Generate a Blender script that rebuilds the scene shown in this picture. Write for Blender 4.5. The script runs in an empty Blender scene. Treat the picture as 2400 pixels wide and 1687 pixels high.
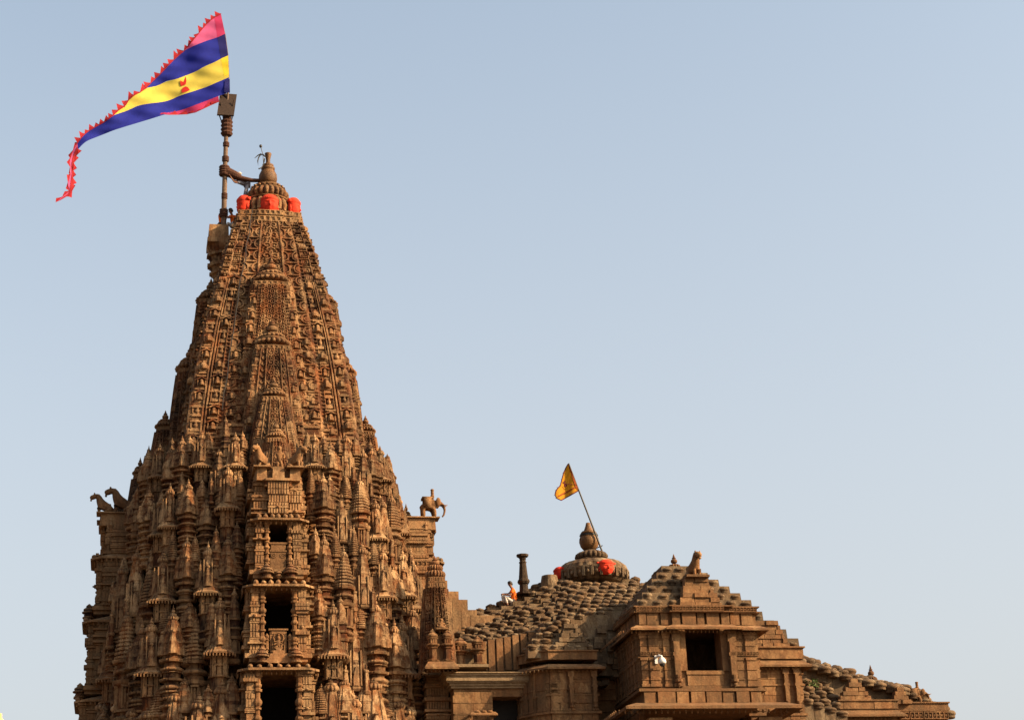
import bpy, math, random
import numpy as np
random.seed(7); rng = np.random.default_rng(7)
PI = math.pi
scene = bpy.context.scene
COL = scene.collection

# ------------------------------------------------------------------ camera
F, CX, CY = 4390.0, 1200.0, 843.5            # focal length and centre, in photograph pixels (2400 x 1687)
TILT, ROLL, PSI = math.radians(20.8), math.radians(2.5), math.radians(12.0)
FWD = np.array([0, math.cos(TILT), math.sin(TILT)])
_u0 = np.array([0, -math.sin(TILT), math.cos(TILT)]); _r0 = np.array([1., 0, 0])
UP = _u0*math.cos(ROLL) + _r0*math.sin(ROLL)
RT = _r0*math.cos(ROLL) - _u0*math.sin(ROLL)
CAM = np.array([0, 0, 1.6])
from mathutils import Matrix, Vector
cam_data = bpy.data.cameras.new("camera"); cam = bpy.data.objects.new("camera", cam_data); COL.objects.link(cam)
m = Matrix.Identity(4)
for i in range(3):
    m[i][0] = RT[i]; m[i][1] = UP[i]; m[i][2] = -FWD[i]; m[i][3] = CAM[i]
cam.matrix_world = m
cam_data.sensor_fit = 'HORIZONTAL'; cam_data.sensor_width = 36.0; cam_data.lens = 36.0*F/2400.0
cam_data.clip_start = 0.5; cam_data.clip_end = 6000
scene.camera = cam

# ------------------------------------------------------------------ light
SUN_OFF, SUN_EL = math.radians(64.0), math.radians(29.0)     # sun to the right of the temple's front normal
Un = np.array([math.cos(PSI), math.sin(PSI), 0]); Nn = np.array([math.sin(PSI), -math.cos(PSI), 0])
sd = Nn*math.cos(SUN_OFF) + Un*math.sin(SUN_OFF)
sun_dir = Vector((sd[0]*math.cos(SUN_EL), sd[1]*math.cos(SUN_EL), math.sin(SUN_EL)))
world = bpy.data.worlds.new("World"); scene.world = world; world.use_nodes = True
wn, wl = world.node_tree.nodes, world.node_tree.links
wn.clear()
sky = wn.new('ShaderNodeTexSky'); sky.sky_type = 'NISHITA'; sky.sun_disc = False
sky.sun_elevation = SUN_EL; sky.sun_rotation = math.atan2(sun_dir.x, sun_dir.y)
sky.air_density = 1.0; sky.dust_density = 6.0; sky.ozone_density = 1.5; sky.altitude = 0
hs = wn.new('ShaderNodeHueSaturation'); hs.inputs['Saturation'].default_value = 0.92; hs.inputs['Value'].default_value = 1.0
bg = wn.new('ShaderNodeBackground'); bg.inputs[1].default_value = 0.118
wo = wn.new('ShaderNodeOutputWorld')
wl.new(sky.outputs[0], hs.inputs['Color']); tint = wn.new('ShaderNodeMix'); tint.data_type = 'RGBA'; tint.blend_type = 'MULTIPLY'; tint.inputs[0].default_value = 1.0; tint.inputs[7].default_value = (1.05, 1.055, .93, 1)
wl.new(hs.outputs[0], tint.inputs[6])
tc = wn.new('ShaderNodeTexCoord'); sx = wn.new('ShaderNodeSeparateXYZ'); wl.new(tc.outputs['Generated'], sx.inputs[0])
hz = wn.new('ShaderNodeMapRange'); hz.interpolation_type = 'SMOOTHSTEP'; hz.inputs[1].default_value = .0; hz.inputs[2].default_value = .80; hz.inputs[3].default_value = .70; hz.inputs[4].default_value = .0
wl.new(sx.outputs[2], hz.inputs[0])
hm_ = wn.new('ShaderNodeMix'); hm_.data_type = 'RGBA'; hm_.inputs[7].default_value = (2.32, 2.27, 2.33, 1)      # pale haze low in the sky
wl.new(hz.outputs[0], hm_.inputs[0]); wl.new(tint.outputs[2], hm_.inputs[6]); wl.new(hm_.outputs[2], bg.inputs[0]); wl.new(bg.outputs[0], wo.inputs[0])
sl = bpy.data.lights.new("sun", 'SUN'); sl.energy = 5.0; sl.angle = math.radians(0.6); sl.color = (1.0, 0.70, 0.40)
so = bpy.data.objects.new("sun", sl); COL.objects.link(so)
so.rotation_euler = sun_dir.to_track_quat('Z', 'Y').to_euler(); so.location = (60, -20, 80)
scene.view_settings.view_transform = 'Standard'; scene.view_settings.look = 'None'
scene.view_settings.exposure = 1.40; scene.view_settings.gamma = 1.0
scene.view_settings.use_curve_mapping = False

# ------------------------------------------------------------------ temple frame: u along the front, v towards the viewer, z up
AXD = 84.0
def ray(px, py): return FWD + RT*(px-CX)/F + UP*(CY-py)/F
_d = ray(628, 415); ORG = CAM + _d*(AXD/math.hypot(_d[0], _d[1])); ORG[2] = 0
def at(px, py, v):
    d = ray(px, py); k = (v + (ORG-CAM) @ Nn)/(d @ Nn); P = CAM + d*k
    return float((P-ORG) @ Un), float(P[2])
def W(u, v, z): return ORG + Un*u + Nn*v + np.array([0, 0, z])

# ------------------------------------------------------------------ mesh helpers (local x = u, y = -v, z)
class MB:
    def __init__(s): s.v = []; s.q = []; s.t = []; s.n = 0; s.mi = []
    def add(s, v, q=None, t=None, mat=0):
        v = np.asarray(v, float).reshape(-1, 3)
        if q is not None and len(q):
            q = np.asarray(q, int).reshape(-1, 4)+s.n; s.q.append((q, mat))
        if t is not None and len(t):
            t = np.asarray(t, int).reshape(-1, 3)+s.n; s.t.append((t, mat))
        s.v.append(v); s.n += len(v)
    def merge(s, o, M=None):
        for v in [np.concatenate(o.v)] if o.v else []:
            if M is not None: v = v @ np.asarray(M)[:3, :3].T + np.asarray(M)[:3, 3]
            base = s.n; s.v.append(v); s.n += len(v)
            for q, mt in o.q: s.q.append((q+base, mt))
            for t, mt in o.t: s.t.append((t+base, mt))
    def mesh(s, name, mats, org=(0, 0, 0), smooth=False):
        V = np.concatenate(s.v) - np.asarray(org, float)
        nq = sum(len(q) for q, _ in s.q); nt = sum(len(t) for t, _ in s.t)
        li = np.concatenate([q.ravel() for q, _ in s.q]+[t.ravel() for t, _ in s.t]).astype(np.int32)
        ls = np.concatenate([np.arange(nq)*4, nq*4+np.arange(nt)*3]).astype(np.int32)
        mi = np.concatenate([np.full(len(q), k) for q, k in s.q]+[np.full(len(t), k) for t, k in s.t]).astype(np.int32)
        me = bpy.data.meshes.new(name)
        me.vertices.add(len(V)); me.vertices.foreach_set('co', V.astype(np.float32).ravel())
        me.loops.add(len(li)); me.loops.foreach_set('vertex_index', li)
        me.polygons.add(len(ls)); me.polygons.foreach_set('loop_start', ls)
        me.polygons.foreach_set('material_index', mi)
        me.polygons.foreach_set('use_smooth', np.full(len(ls), smooth))
        me.update(calc_edges=True); me.validate()
        for mt in (mats if isinstance(mats, (list, tuple)) else [mats]): me.materials.append(mt)
        return me

def box(mb, x0, x1, y0, y1, z0, z1, tx=0, ty=0, mat=0):
    """box; tx, ty shrink the top"""
    v = [(x0, y0, z0), (x1, y0, z0), (x1, y1, z0), (x0, y1, z0), (x0+tx, y0+ty, z1), (x1-tx, y0+ty, z1), (x1-tx, y1-ty, z1), (x0+tx, y1-ty, z1)]
    mb.add(v, [(0, 3, 2, 1), (4, 5, 6, 7), (0, 1, 5, 4), (1, 2, 6, 5), (2, 3, 7, 6), (3, 0, 4, 7)], mat=mat)
def vbox(mb, u0, u1, v0, v1, z0, z1, tx=0, ty=0, mat=0): box(mb, u0, u1, -v1, -v0, z0, z1, tx, ty, mat)

def circle(n, a0=0.0): a = a0+np.arange(n)*2*PI/n; return np.stack([np.cos(a), np.sin(a)], 1)
SQ = np.array([(-1, -1), (1, -1), (1, 1), (-1, 1)], float)
def ratha(c, steps):
    """stepped square plan, counter-clockwise; c = corner half size, steps = (x half, y) from the corner inwards"""
    L = [(-c, -c)]; y = c
    for x, v in steps: L += [(-x, -y), (-x, -v)]; y = v
    R = [(-p[0], p[1]) for p in L[::-1]][:-1]
    side = np.array(L+R); out = []
    for k in range(4):
        a = k*PI/2; out.append(side @ np.array([[math.cos(a), math.sin(a)], [-math.sin(a), math.cos(a)]]))
    return np.concatenate(out)
def ribbed(n, amp, sub=4):
    N = n*sub; a = np.arange(N)*2*PI/N; r = 1-amp*np.abs(np.sin(a*n/2))**0+0*a
    r = 1-amp+amp*np.abs(np.cos(a*n/2))
    return np.stack([r*np.cos(a), r*np.sin(a)], 1)
def loft(mb, plan, rings, c=(0, 0, 0), cap=True, mat=0):
    """rings: (z, s) or (z, s, plan2) ; plan scaled by s"""
    N = len(plan); K = len(rings); V = []
    for r in rings:
        p = r[2] if len(r) > 2 and r[2] is not None else plan
        V.append(np.column_stack([p*r[1], np.full(N, r[0])]))
    V = np.concatenate(V)+np.array(c, float)
    i = np.arange(N); j = (i+1) % N; Q = []
    for k in range(K-1): Q.append(np.stack([k*N+i, k*N+j, (k+1)*N+j, (k+1)*N+i], 1))
    T = []
    if cap:
        V = np.concatenate([V, [[c[0], c[1], c[2]+rings[0][0]], [c[0], c[1], c[2]+rings[-1][0]]]])
        b = K*N; T.append(np.stack([j, i, np.full(N, b)], 1)); T.append(np.stack([(K-1)*N+i, (K-1)*N+j, np.full(N, b+1)], 1))
    mb.add(V, np.concatenate(Q), np.concatenate(T) if T else None, mat)
def arc(z0, z1, r, bulge, n=5):
    """a torus moulding: rings between z0 and z1 swelling from r to r+bulge"""
    return [(z0+(z1-z0)*k/n, r+bulge*math.sin(PI*k/n)) for k in range(n+1)]
def tube(mb, pts, rad, n=8, cap=True, mat=0):
    P = np.asarray(pts, float); K = len(P); rad = np.broadcast_to(np.asarray(rad, float), (K,))
    T = np.gradient(P, axis=0); T /= np.linalg.norm(T, axis=1)[:, None]+1e-9
    ref = np.array([0, 0, 1.]) if abs(T[0][2]) < .9 else np.array([1., 0, 0]); V = []
    a = np.arange(n)*2*PI/n
    for k in range(K):
        x = np.cross(ref, T[k]); x /= np.linalg.norm(x)+1e-9; y = np.cross(T[k], x)
        V.append(P[k]+rad[k]*(np.cos(a)[:, None]*x+np.sin(a)[:, None]*y))
    V = np.concatenate(V); i = np.arange(n); j = (i+1) % n
    Q = np.concatenate([np.stack([k*n+i, k*n+j, (k+1)*n+j, (k+1)*n+i], 1) for k in range(K-1)])
    T3 = None
    if cap:
        V = np.concatenate([V, P[:1], P[-1:]]); b = K*n
        T3 = np.concatenate([np.stack([j, i, np.full(n, b)], 1), np.stack([(K-1)*n+i, (K-1)*n+j, np.full(n, b+1)], 1)])
    mb.add(V, Q, T3, mat)
def ellipsoid(mb, c, r, nu=12, nv=8, mat=0):
    rings = [(-math.cos(PI*k/nv)*r[2], max(math.sin(PI*k/nv), .02)) for k in range(nv+1)]
    p = circle(nu)*np.array([r[0], r[1]]); loft(mb, p, rings, c, mat=mat)
def grid(mb, X, Y, Z, mat=0):
    """X,Y,Z arrays [i,j]"""
    n, k = X.shape; V = np.stack([X, Y, Z], -1).reshape(-1, 3)
    I = np.arange(n*k).reshape(n, k)
    Q = np.stack([I[:-1, :-1], I[1:, :-1], I[1:, 1:], I[:-1, 1:]], -1).reshape(-1, 4); mb.add(V, Q, mat=mat)
def prism(mb, poly, y0, y1, mat=0):
    """outline in x,z (counter-clockwise seen from -y) extruded from y0 (front) to y1 (back)"""
    P = np.asarray(poly, float); n = len(P)
    V = np.concatenate([np.column_stack([P[:, 0], np.full(n, y0), P[:, 1]]), np.column_stack([P[:, 0], np.full(n, y1), P[:, 1]])])
    c = P.mean(0); V = np.concatenate([V, [[c[0], y0, c[1]], [c[0], y1, c[1]]]])
    i = np.arange(n); j = (i+1) % n
    mb.add(V, np.stack([i, i+n, j+n, j], 1), np.concatenate([np.stack([i, j, np.full(n, 2*n)], 1), np.stack([j+n, i+n, np.full(n, 2*n+1)], 1)]), mat)

def rotz(a): c, s = math.cos(a), math.sin(a); return np.array([[c, -s, 0, 0], [s, c, 0, 0], [0, 0, 1, 0], [0, 0, 0, 1.]])
def trs(loc, a=0.0, s=1.0):
    M = rotz(a)@np.diag([*(np.broadcast_to(s, 3)), 1.0]); M[:3, 3] = loc; return M

# ------------------------------------------------------------------ objects
ROOTORG = {}
def tag(o, label=None, cat=None, group=None, kind=None):
    if label: o['label'] = label
    if cat: o['category'] = cat
    if group: o['group'] = group
    if kind: o['kind'] = kind
    return o
def thing(name, label, cat, u, v, z, group=None):
    o = bpy.data.objects.new(name, None); COL.objects.link(o)
    o.location = W(u, v, z); o.rotation_euler = (0, 0, PSI); o.empty_display_size = .3
    ROOTORG[o] = np.array([u, -v, z]); return tag(o, label, cat, group)
def link(name, me, parent=None, loc=None, rot=0.0, label=None, kind=None, scale=None):
    o = bpy.data.objects.new(name, me); COL.objects.link(o)
    if parent is not None: o.parent = parent
    if loc is not None: o.location = loc
    if rot: o.rotation_euler = (0, 0, rot)
    if scale is not None: o.scale = scale
    return tag(o, label, kind=kind)
def part(name, mb, mat, root, parent=None, label=None, kind=None, smooth=False):
    """mesh authored in temple coordinates, child of root (or of one of root's parts that sits at the root's origin)"""
    return link(name, mb.mesh(name, mat, ROOTORG[root], smooth), parent or root, label=label, kind=kind)
def solid(name, mb, mat, label, cat, u, v, z, smooth=False, group=None):
    """a thing that is one mesh, authored in temple coordinates"""
    org = np.array([u, -v, z]); o = link(name, mb.mesh(name, mat, org, smooth))
    o.location = W(u, v, z); o.rotation_euler = (0, 0, PSI); ROOTORG[o] = org
    return tag(o, label, cat, group)

# ------------------------------------------------------------------ materials
def new_mat(name):
    mt = bpy.data.materials.new(name); mt.use_nodes = True; nt = mt.node_tree; b = nt.nodes['Principled BSDF']; return mt, nt.nodes, nt.links, b
def stone(name, dark, mid, light, pale, sc=1.0, pale_amt=.35, rough=.92, bump=.55, edge=.5):
    mt, n, l, b = new_mat(name)
    geo = n.new('ShaderNodeNewGeometry'); oi = n.new('ShaderNodeObjectInfo')
    mp = n.new('ShaderNodeMapping'); mp.inputs['Scale'].default_value = (1, 1, .45); l.new(geo.outputs['Position'], mp.inputs[0])
    def noise(scale, detail=5, vec=None, rough_=.6):
        t = n.new('ShaderNodeTexNoise'); t.inputs['Scale'].default_value = scale; t.inputs['Detail'].default_value = detail; t.inputs['Roughness'].default_value = rough_
        l.new(vec or geo.outputs['Position'], t.inputs['Vector']); return t.outputs[0]
    def ramp(sock, p):
        r = n.new('ShaderNodeValToRGB'); e = r.color_ramp.elements
        while len(e) < len(p): e.new(0.5)
        for k, (pos, c) in enumerate(p): e[k].position = pos; e[k].color = (*c, 1)
        l.new(sock, r.inputs[0]); return r.outputs[0]
    def mix(fac, a, c, mode='MIX'):
        x = n.new('ShaderNodeMix'); x.data_type = 'RGBA'; x.blend_type = mode
        if isinstance(fac, float): x.inputs[0].default_value = fac
        else: l.new(fac, x.inputs[0])
        for s, i in ((a, 6), (c, 7)):
            if isinstance(s, tuple): x.inputs[i].default_value = (*s, 1)
            else: l.new(s, x.inputs[i])
        return x.outputs[2]
    def math_(op, a, c):
        x = n.new('ShaderNodeMath'); x.operation = op; x.use_clamp = True
        for s, i in ((a, 0), (c, 1)):
            if isinstance(s, float): x.inputs[i].default_value = s
            else: l.new(s, x.inputs[i])
        return x.outputs[0]
    big = noise(.55*sc, 6); fine = noise(9*sc, 4); med = noise(2.2*sc, 5, mp.outputs[0])
    base = ramp(big, [(.36, dark), (.48, mid), (.60, light)])
    base = mix(.55, base, ramp(med, [(.38, dark), (.5, mid), (.62, light)]))
    # each block / carving its own tone
    rnd = ramp(oi.outputs['Random'], [(0, (.58, .54, .52)), (.35, (.95, .9, .86)), (.7, (1.05, 1.0, .95)), (1, (1.35, 1.36, 1.36))])
    base = mix(1.0, base, rnd, 'MULTIPLY')
    # pale weathering patches and streaks
    pn = noise(1.5*sc, 7, mp.outputs[0], .72)
    pf = math_('MULTIPLY', ramp(pn, [(.47, (0, 0, 0)), (.58, (1, 1, 1))]), pale_amt)
    pw = n.new('ShaderNodeMath'); pw.operation = 'POWER'; l.new(oi.outputs['Random'], pw.inputs[0]); pw.inputs[1].default_value = 1.5; pf = math_('MULTIPLY', pf, math_('ADD', pw.outputs[0], .22))
    base = mix(math_('MULTIPLY', ramp(noise(3.3*sc, 8, mp.outputs[0], .75), [(.56, (0, 0, 0)), (.66, (1, 1, 1))]), .75), base, dark)     # soot and lichen
    base = mix(pf, base, pale)
    # worn edges, dirt in joints (fine relief wear)
    pt = ramp(geo.outputs['Pointiness'], [(.50, (0, 0, 0)), (.60, (1, 1, 1))])
    base = mix(math_('MULTIPLY', pt, edge), base, pale)
    fs = ramp(fine, [(.3, (.72, .72, .72)), (.7, (1.12, 1.12, 1.12))])
    base = mix(1.0, base, fs, 'MULTIPLY')
    l.new(base, b.inputs['Base Color']); b.inputs['Roughness'].default_value = rough
    b.inputs['Specular IOR Level'].default_value = .25
    bp = n.new('ShaderNodeBump'); bp.inputs['Strength'].default_value = bump; bp.inputs['Distance'].default_value = .05
    l.new(noise(9*sc, 8, None, .7), bp.inputs['Height']); l.new(bp.outputs[0], b.inputs['Normal'])
    return mt
def plain(name, col, rough=.7, noise_amt=.25, sc=8., metal=0.0, bump=.1, trans=0.0):
    mt, n, l, b = new_mat(name)
    geo = n.new('ShaderNodeNewGeometry'); t = n.new('ShaderNodeTexNoise'); t.inputs['Scale'].default_value = sc; t.inputs['Detail'].default_value = 5
    l.new(geo.outputs['Position'], t.inputs['Vector'])
    r = n.new('ShaderNodeValToRGB'); e = r.color_ramp.elements
    e[0].position = .3; e[0].color = (*[c*(1-noise_amt) for c in col], 1); e[1].position = .7; e[1].color = (*[min(1, c*(1+noise_amt*.6)) for c in col], 1)
    l.new(t.outputs[0], r.inputs[0]); l.new(r.outputs[0], b.inputs['Base Color'])
    b.inputs['Roughness'].default_value = rough; b.inputs['Metallic'].default_value = metal; b.inputs['Specular IOR Level'].default_value = .3
    if bump:
        bp = n.new('ShaderNodeBump'); bp.inputs['Strength'].default_value = bump; bp.inputs['Distance'].default_value = .02
        l.new(t.outputs[0], bp.inputs['Height']); l.new(bp.outputs[0], b.inputs['Normal'])
    if trans:
        tr = n.new('ShaderNodeBsdfTranslucent'); l.new(r.outputs[0], tr.inputs[0]); mx = n.new('ShaderNodeMixShader'); mx.inputs[0].default_value = trans
        l.new(b.outputs[0], mx.inputs[1]); l.new(tr.outputs[0], mx.inputs[2]); l.new(mx.outputs[0], n['Material Output'].inputs[0])
    return mt
M_tower = stone('tower_sandstone', (.008, .0028, .0010), (.044, .0132, .0037), (.140, .0435, .0102), (.35, .215, .105), 1.0, .66, edge=.30)
M_top = stone('limewashed_sandstone', (.010, .0036, .0013), (.056, .0185, .0055), (.158, .059, .017), (.37, .235, .12), 1.6, .85, edge=.32)
M_porch = stone('porch_sandstone', (.011, .0043, .0016), (.048, .0158, .0047), (.110, .038, .0105), (.26, .15, .068), 1.2, .6, edge=.28)
M_roof = stone('roof_stone', (.017, .008, .0035), (.050, .0245, .0095), (.092, .051, .022), (.21, .155, .095), 1.6, .6, edge=.22)
M_plat = stone('grey_slab', (.028, .016, .008), (.052, .032, .016), (.082, .054, .028), (.27, .19, .11), 1.2, .6)
M_dark = stone('dark_stone', (.010, .006, .004), (.020, .012, .007), (.034, .020, .011), (.10, .055, .025), 1.5, .10, edge=.05)
M_statue = stone('statue_stone', (.055, .023, .008), (.10, .044, .0155), (.155, .074, .028), (.27, .165, .08), 1.5, .3, edge=.2)
M_pot = stone('pot_stone', (.045, .020, .005), (.075, .034, .0095), (.11, .052, .016), (.16, .085, .03), 2., .1, rough=.6, edge=.1)
M_black = plain('painted_shade_interior', (.012, .010, .009), .95)  # near-black colour that paints in the shade inside openings
M_orange = plain('orange_paint', (.46, .024, .005), .85, .35, 5, bump=.3)
M_ground = stone('dusty_ground', (.08, .055, .035), (.105, .075, .048), (.13, .095, .06), (.16, .12, .08), .2, .3)
M_bamboo = plain('bamboo_wood', (.10, .06, .037), .75, .4, 14)
M_rope = plain('coir_rope', (.05, .019, .010), .95, .5, 30, bump=.5)
M_wood = plain('dark_wood', (.022, .012, .008), .95, .3, 12)
M_iron = plain('dark_iron', (.02, .018, .017), .6, .2)
M_skin = plain('brown_skin', (.16, .07, .04), .6, .1)
M_hair = plain('black_hair', (.008, .006, .006), .5, .2, bump=0)
M_oshirt = plain('orange_shirt', (.60, .11, .005), .85, .12)
M_white = plain('white_cloth', (.38, .34, .30), .9, .12)
M_grey = plain('grey_cloth', (.13, .13, .165), .9, .15)
M_dcloth = plain('dark_cloth', (.02, .02, .02), .9, .1)
M_pink = plain('pink_cloth', (.38, .065, .18), .9, .08, 5, trans=.25)
M_pinkd = plain('pink_cloth_shade_and_hem', (.28, .015, .075), .9, .06, 5, trans=.1)  # painted shading of the doubled pink hoist; also the hem's own crimson
M_blue = plain('blue_cloth', (.004, .010, .19), .9, .1, 5, trans=.2)
M_blued = plain('blue_cloth_double_shade', (.003, .004, .085), .9, .1, 5, trans=.1)  # darker blue: shading of the doubled hoist put into the colour
M_yel = plain('yellow_cloth', (.44, .37, .06), .9, .05, 5, trans=.25)
M_yeld = plain('yellow_cloth_double_shade', (.42, .33, .015), .9, .05, 5, trans=.1)  # deeper yellow: shading of the doubled hoist put into the colour
M_red = plain('red_cloth', (.22, .006, .012), .9, .1, 5, trans=.15)
M_emb = plain('red_emblem_cloth', (.28, .006, .003), .9, .08, 5)
M_gold = plain('golden_cloth', (.40, .18, .006), .9, .08, 5, trans=.3)
M_rust = plain('rust_cloth', (.17, .032, .004), .9, .1, 5, trans=.15)
M_maroon = plain('maroon_cloth', (.07, .007, .006), .9, .1, 5)
M_camw = plain('white_plastic', (.46, .47, .47), .4, .04, bump=0)
M_camb = plain('black_dome_plastic', (.02, .02, .022), .2, .05, bump=0)
M_leaf = plain('weed_leaves', (.07, .11, .025), .7, .4, 20)

# ------------------------------------------------------------------ ground
g = MB(); grid(g, *[a for a in np.meshgrid(np.linspace(-3000, 3000, 61), np.linspace(-3000, 3000, 61), indexing='ij')], np.zeros((61, 61)))
tag(link('ground', g.mesh('ground', M_ground)), kind='structure')

# ------------------------------------------------------------------ shared shapes
R3 = ratha(.70, [(.56, .78), (.48, .86), (.30, .90), (.26, 1.0)])
R2 = ratha(.78, [(.60, .88), (.40, 1.0)])
C16 = circle(16); C24 = circle(24); C8 = circle(8, PI/8); AM = ribbed(18, .13, 4); AM12 = ribbed(12, .15, 4)
def amalaka(mb, c, r, h, plan=None, mat=0):
    plan = AM if plan is None else plan
    loft(mb, plan, [(0, r*.55, C24 if len(plan) == 24 else None)] + [(h*(.5-.5*math.cos(PI*k/6)), r*(.62+.38*math.sin(PI*k/6))) for k in range(7)], c, mat=mat)
def kalash(mb, c, r, h, mat=0, plan=C16):
    p = [(0, .5), (.05, .62), (.08, .42), (.13, .55), (.22, .92), (.33, 1.0), (.43, .9), (.52, .55), (.56, .42), (.59, .62), (.63, .6), (.66, .36), (.72, .34), (.80, .28), (.90, .15), (1.0, .03)]
    loft(mb, plan, [(z*h, s*r) for z, s in p], c, mat=mat)
def crown(mb, x, y, z, r, h):
    """double ribbed disc with a pot finial; z is the top of the band under it"""
    y0 = y; y = y-.12*r
    loft(mb, C24, [(0, r*.75), (h*.10, r*.60)], (x, y, z))
    amalaka(mb, (x, y, z+h*.09), r*1.06, h*.17, ribbed(20, .18, 4))
    loft(mb, C24, [(0, r*.80), (h*.03, r*.84), (h*.06, r*.80), (h*.10, r*.46)], (x, y, z+h*.255))
    amalaka(mb, (x, y, z+h*.335), r*.74, h*.12, ribbed(16, .18, 4))
    loft(mb, C24, [(0, r*.56), (h*.03, r*.56), (h*.06, r*.25)], (x, y, z+h*.455))
    kalash(mb, (x, y, z+h*.50), r*.32, h*.50)
def dentil_band(mb, x, y, z0, z1, hw, steps=((.42, .10), (.72, .05)), n=9, faces=(0, -1, 1)):
    """square frieze with open dentil cells, stepped out towards the middle"""
    box(mb, x-hw, x+hw, y-hw, y+hw, z0, z1)
    zt = (z1-z0)*.16
    for f in faces:
        tmp = MB()
        L = [(0, hw, 0)]+[(0, hw*w, d*hw) for w, d in steps[::-1]]
        for _, w, d in L:
            vbox(tmp, -w, w, hw-.01, hw+d+.02, z0, z0+zt); vbox(tmp, -w, w, hw-.01, hw+d+.02, z1-zt, z1)
            vbox(tmp, -w, w, hw-.01, hw+d-.02*hw, z0+zt, z1-zt)
            k = max(3, int(n*w/hw))
            for i in range(k):
                xc = -w+(i+.5)*2*w/k; q = w/k*.36
                vbox(tmp, xc-q, xc+q, hw+d-.02*hw, hw+d+.03, z0+zt, z1-zt)
        mb.merge(tmp, trs((x, y, 0), f*PI/2))

def frac(x): return x-np.floor(x)
def spiral(X, Y, k=1.15):
    """pair of volutes, mirrored left and right"""
    x = np.abs(X)-.42; r = np.hypot(x, Y); th = np.arctan2(Y, -x)
    return ((frac(th/(2*PI)+r*2.6*k) < .48) & (r < .55) & (r > .06)) | ((np.abs(np.abs(X)-.05*(1+np.sin(Y*3))) < .06)) | ((r > .55) & (np.abs(frac((np.abs(X)+Y)*2.2)-.5) < .16))
def hexrings(X, Y):
    a = Y/.866; row = np.floor(a+.5); xs = X-.5*np.mod(row, 2); dx = xs-np.round(xs); dy = (a-row)*.866
    d = np.hypot(dx, dy); return ((np.abs(d-.36) < .10), d)
def spire_faces(mb, hpts, z0, z1, dz, nS, D, x=0, y=0, faces=(0, -1, 1)):
    zz = np.arange(z0, z1+dz*.5, dz); s = np.linspace(-1, 1, nS)
    zp = np.array([p[0] for p in hpts]); hp = np.array([p[1] for p in hpts])
    S, Z = np.meshgrid(s, zz, indexing='ij'); H = np.interp(Z, zp, hp)
    d = D(S, Z, H)*np.clip((1-np.abs(S))/.02, 0, 1)
    for f in faces:
        tmp = MB(); grid(tmp, S*H, -(H+d), Z); mb.merge(tmp, trs((x, y, 0), f*PI/2))
def corner_blocks(a, z, a0, per, amp):
    """stacked corner storeys: moulded blocks with a small arch, every fourth a ribbed cushion"""
    t = (a-a0)/(1-a0); Y = frac(z/per); idx = np.floor(z/per)
    D = np.where(Y < .10, amp*.9, np.where(Y < .18, amp*.35, np.where(Y < .62, amp*.8, np.where(Y < .70, amp*.3, np.where(Y < .84, amp*1.15, amp*.1)))))
    arch = (np.hypot((t-.5)*1.5, (Y-.34)*1.6) < .30)
    D = np.where(arch & (Y < .62) & (Y > .2), D-amp*.45, D)
    D = np.where((np.hypot((t-.5)*1.5, (Y-.30)*1.6) < .15) & (Y > .2), D+amp*.35, D)
    cush = np.mod(idx, 4) == 0
    return np.where(cush & (Y < .8), amp*.5+amp*.9*np.sin(PI*np.clip(Y/.8, 0, 1))*(.8+.2*np.abs(np.sin(t*PI*4))), D)
def D_main(S, Z, H):
    a = np.abs(S); D = np.zeros_like(S)
    m = a < .235; X = S/.235; Y = frac(Z/.62)*2-1
    D = np.where(m, .13*H/2, D); D = np.where(m & spiral(X, Y*.8) & (a < .21), D+.07, D)
    D = np.where((a >= .235) & (a < .275), .15*H/2+.05, D)
    m = (a >= .275) & (a < .575); X = (a-.275)/.30*2-1; Y = frac(Z/.70)*2-1
    d1 = np.hypot(X-1.0, Y); d2 = np.hypot(X+1.0, Y)
    lat = (np.abs(d1-.72) < .12) | (np.abs(d2-.72) < .12) | (np.abs(Y) > .88) | (np.hypot(X, Y*1.6) < .16)
    D = np.where(m, .08*H/2, D); D = np.where(m & ((d1 < .5) | (d2 < .5)), D+.04, D); D = np.where(m & lat, D+.09, D)
    m = (a >= .575) & (a < .66); t = (a-.575)/.085
    D = np.where(m, .05*H/2, D); D = np.where(m & ((np.abs(t-.5) > .34) | (frac(Z/.19) < .3)), D+.06, D)
    m = a >= .66
    k = np.clip((Z-35.0)/1.5, .35, 1)     # plainer below, where the hooded niches stand on it
    D = np.where((a >= .66) & (a < .815), k*corner_blocks((a-.66)/.155, Z, 0, .46, .10), D)
    D = np.where((a >= .815) & (a < .845), .11, D)
    D = np.where(a >= .845, k*corner_blocks((a-.845)/.155, Z+.2, 0, .40, .12), D)
    for q in (.40, .595, .79):
        rib = (np.abs(a-q) < .011) | (np.abs(a-q+.034) < .009)
        D = np.where(rib & (Z < 36.8), np.maximum(D, .13), D)
    return D
def D_lattice(S, Z, H):
    a = np.abs(S)
    lat, d = hexrings(S*H/.30, Z/.30); D = np.full_like(S, .14); D = np.where(lat, D+.07, D); D = np.where(d < .14, D+.05, D)
    m = (a >= .60) & (a < .78); t = (a-.60)/.18
    D = np.where(m, .10, D); D = np.where(m & ((np.abs(t-.5) > .36) | (np.abs(t-.5) < .05) | (frac(Z/.16) < .35)), .16, D)
    return np.where(a >= .78, corner_blocks(a, Z, .78, .5, .08), D)
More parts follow.
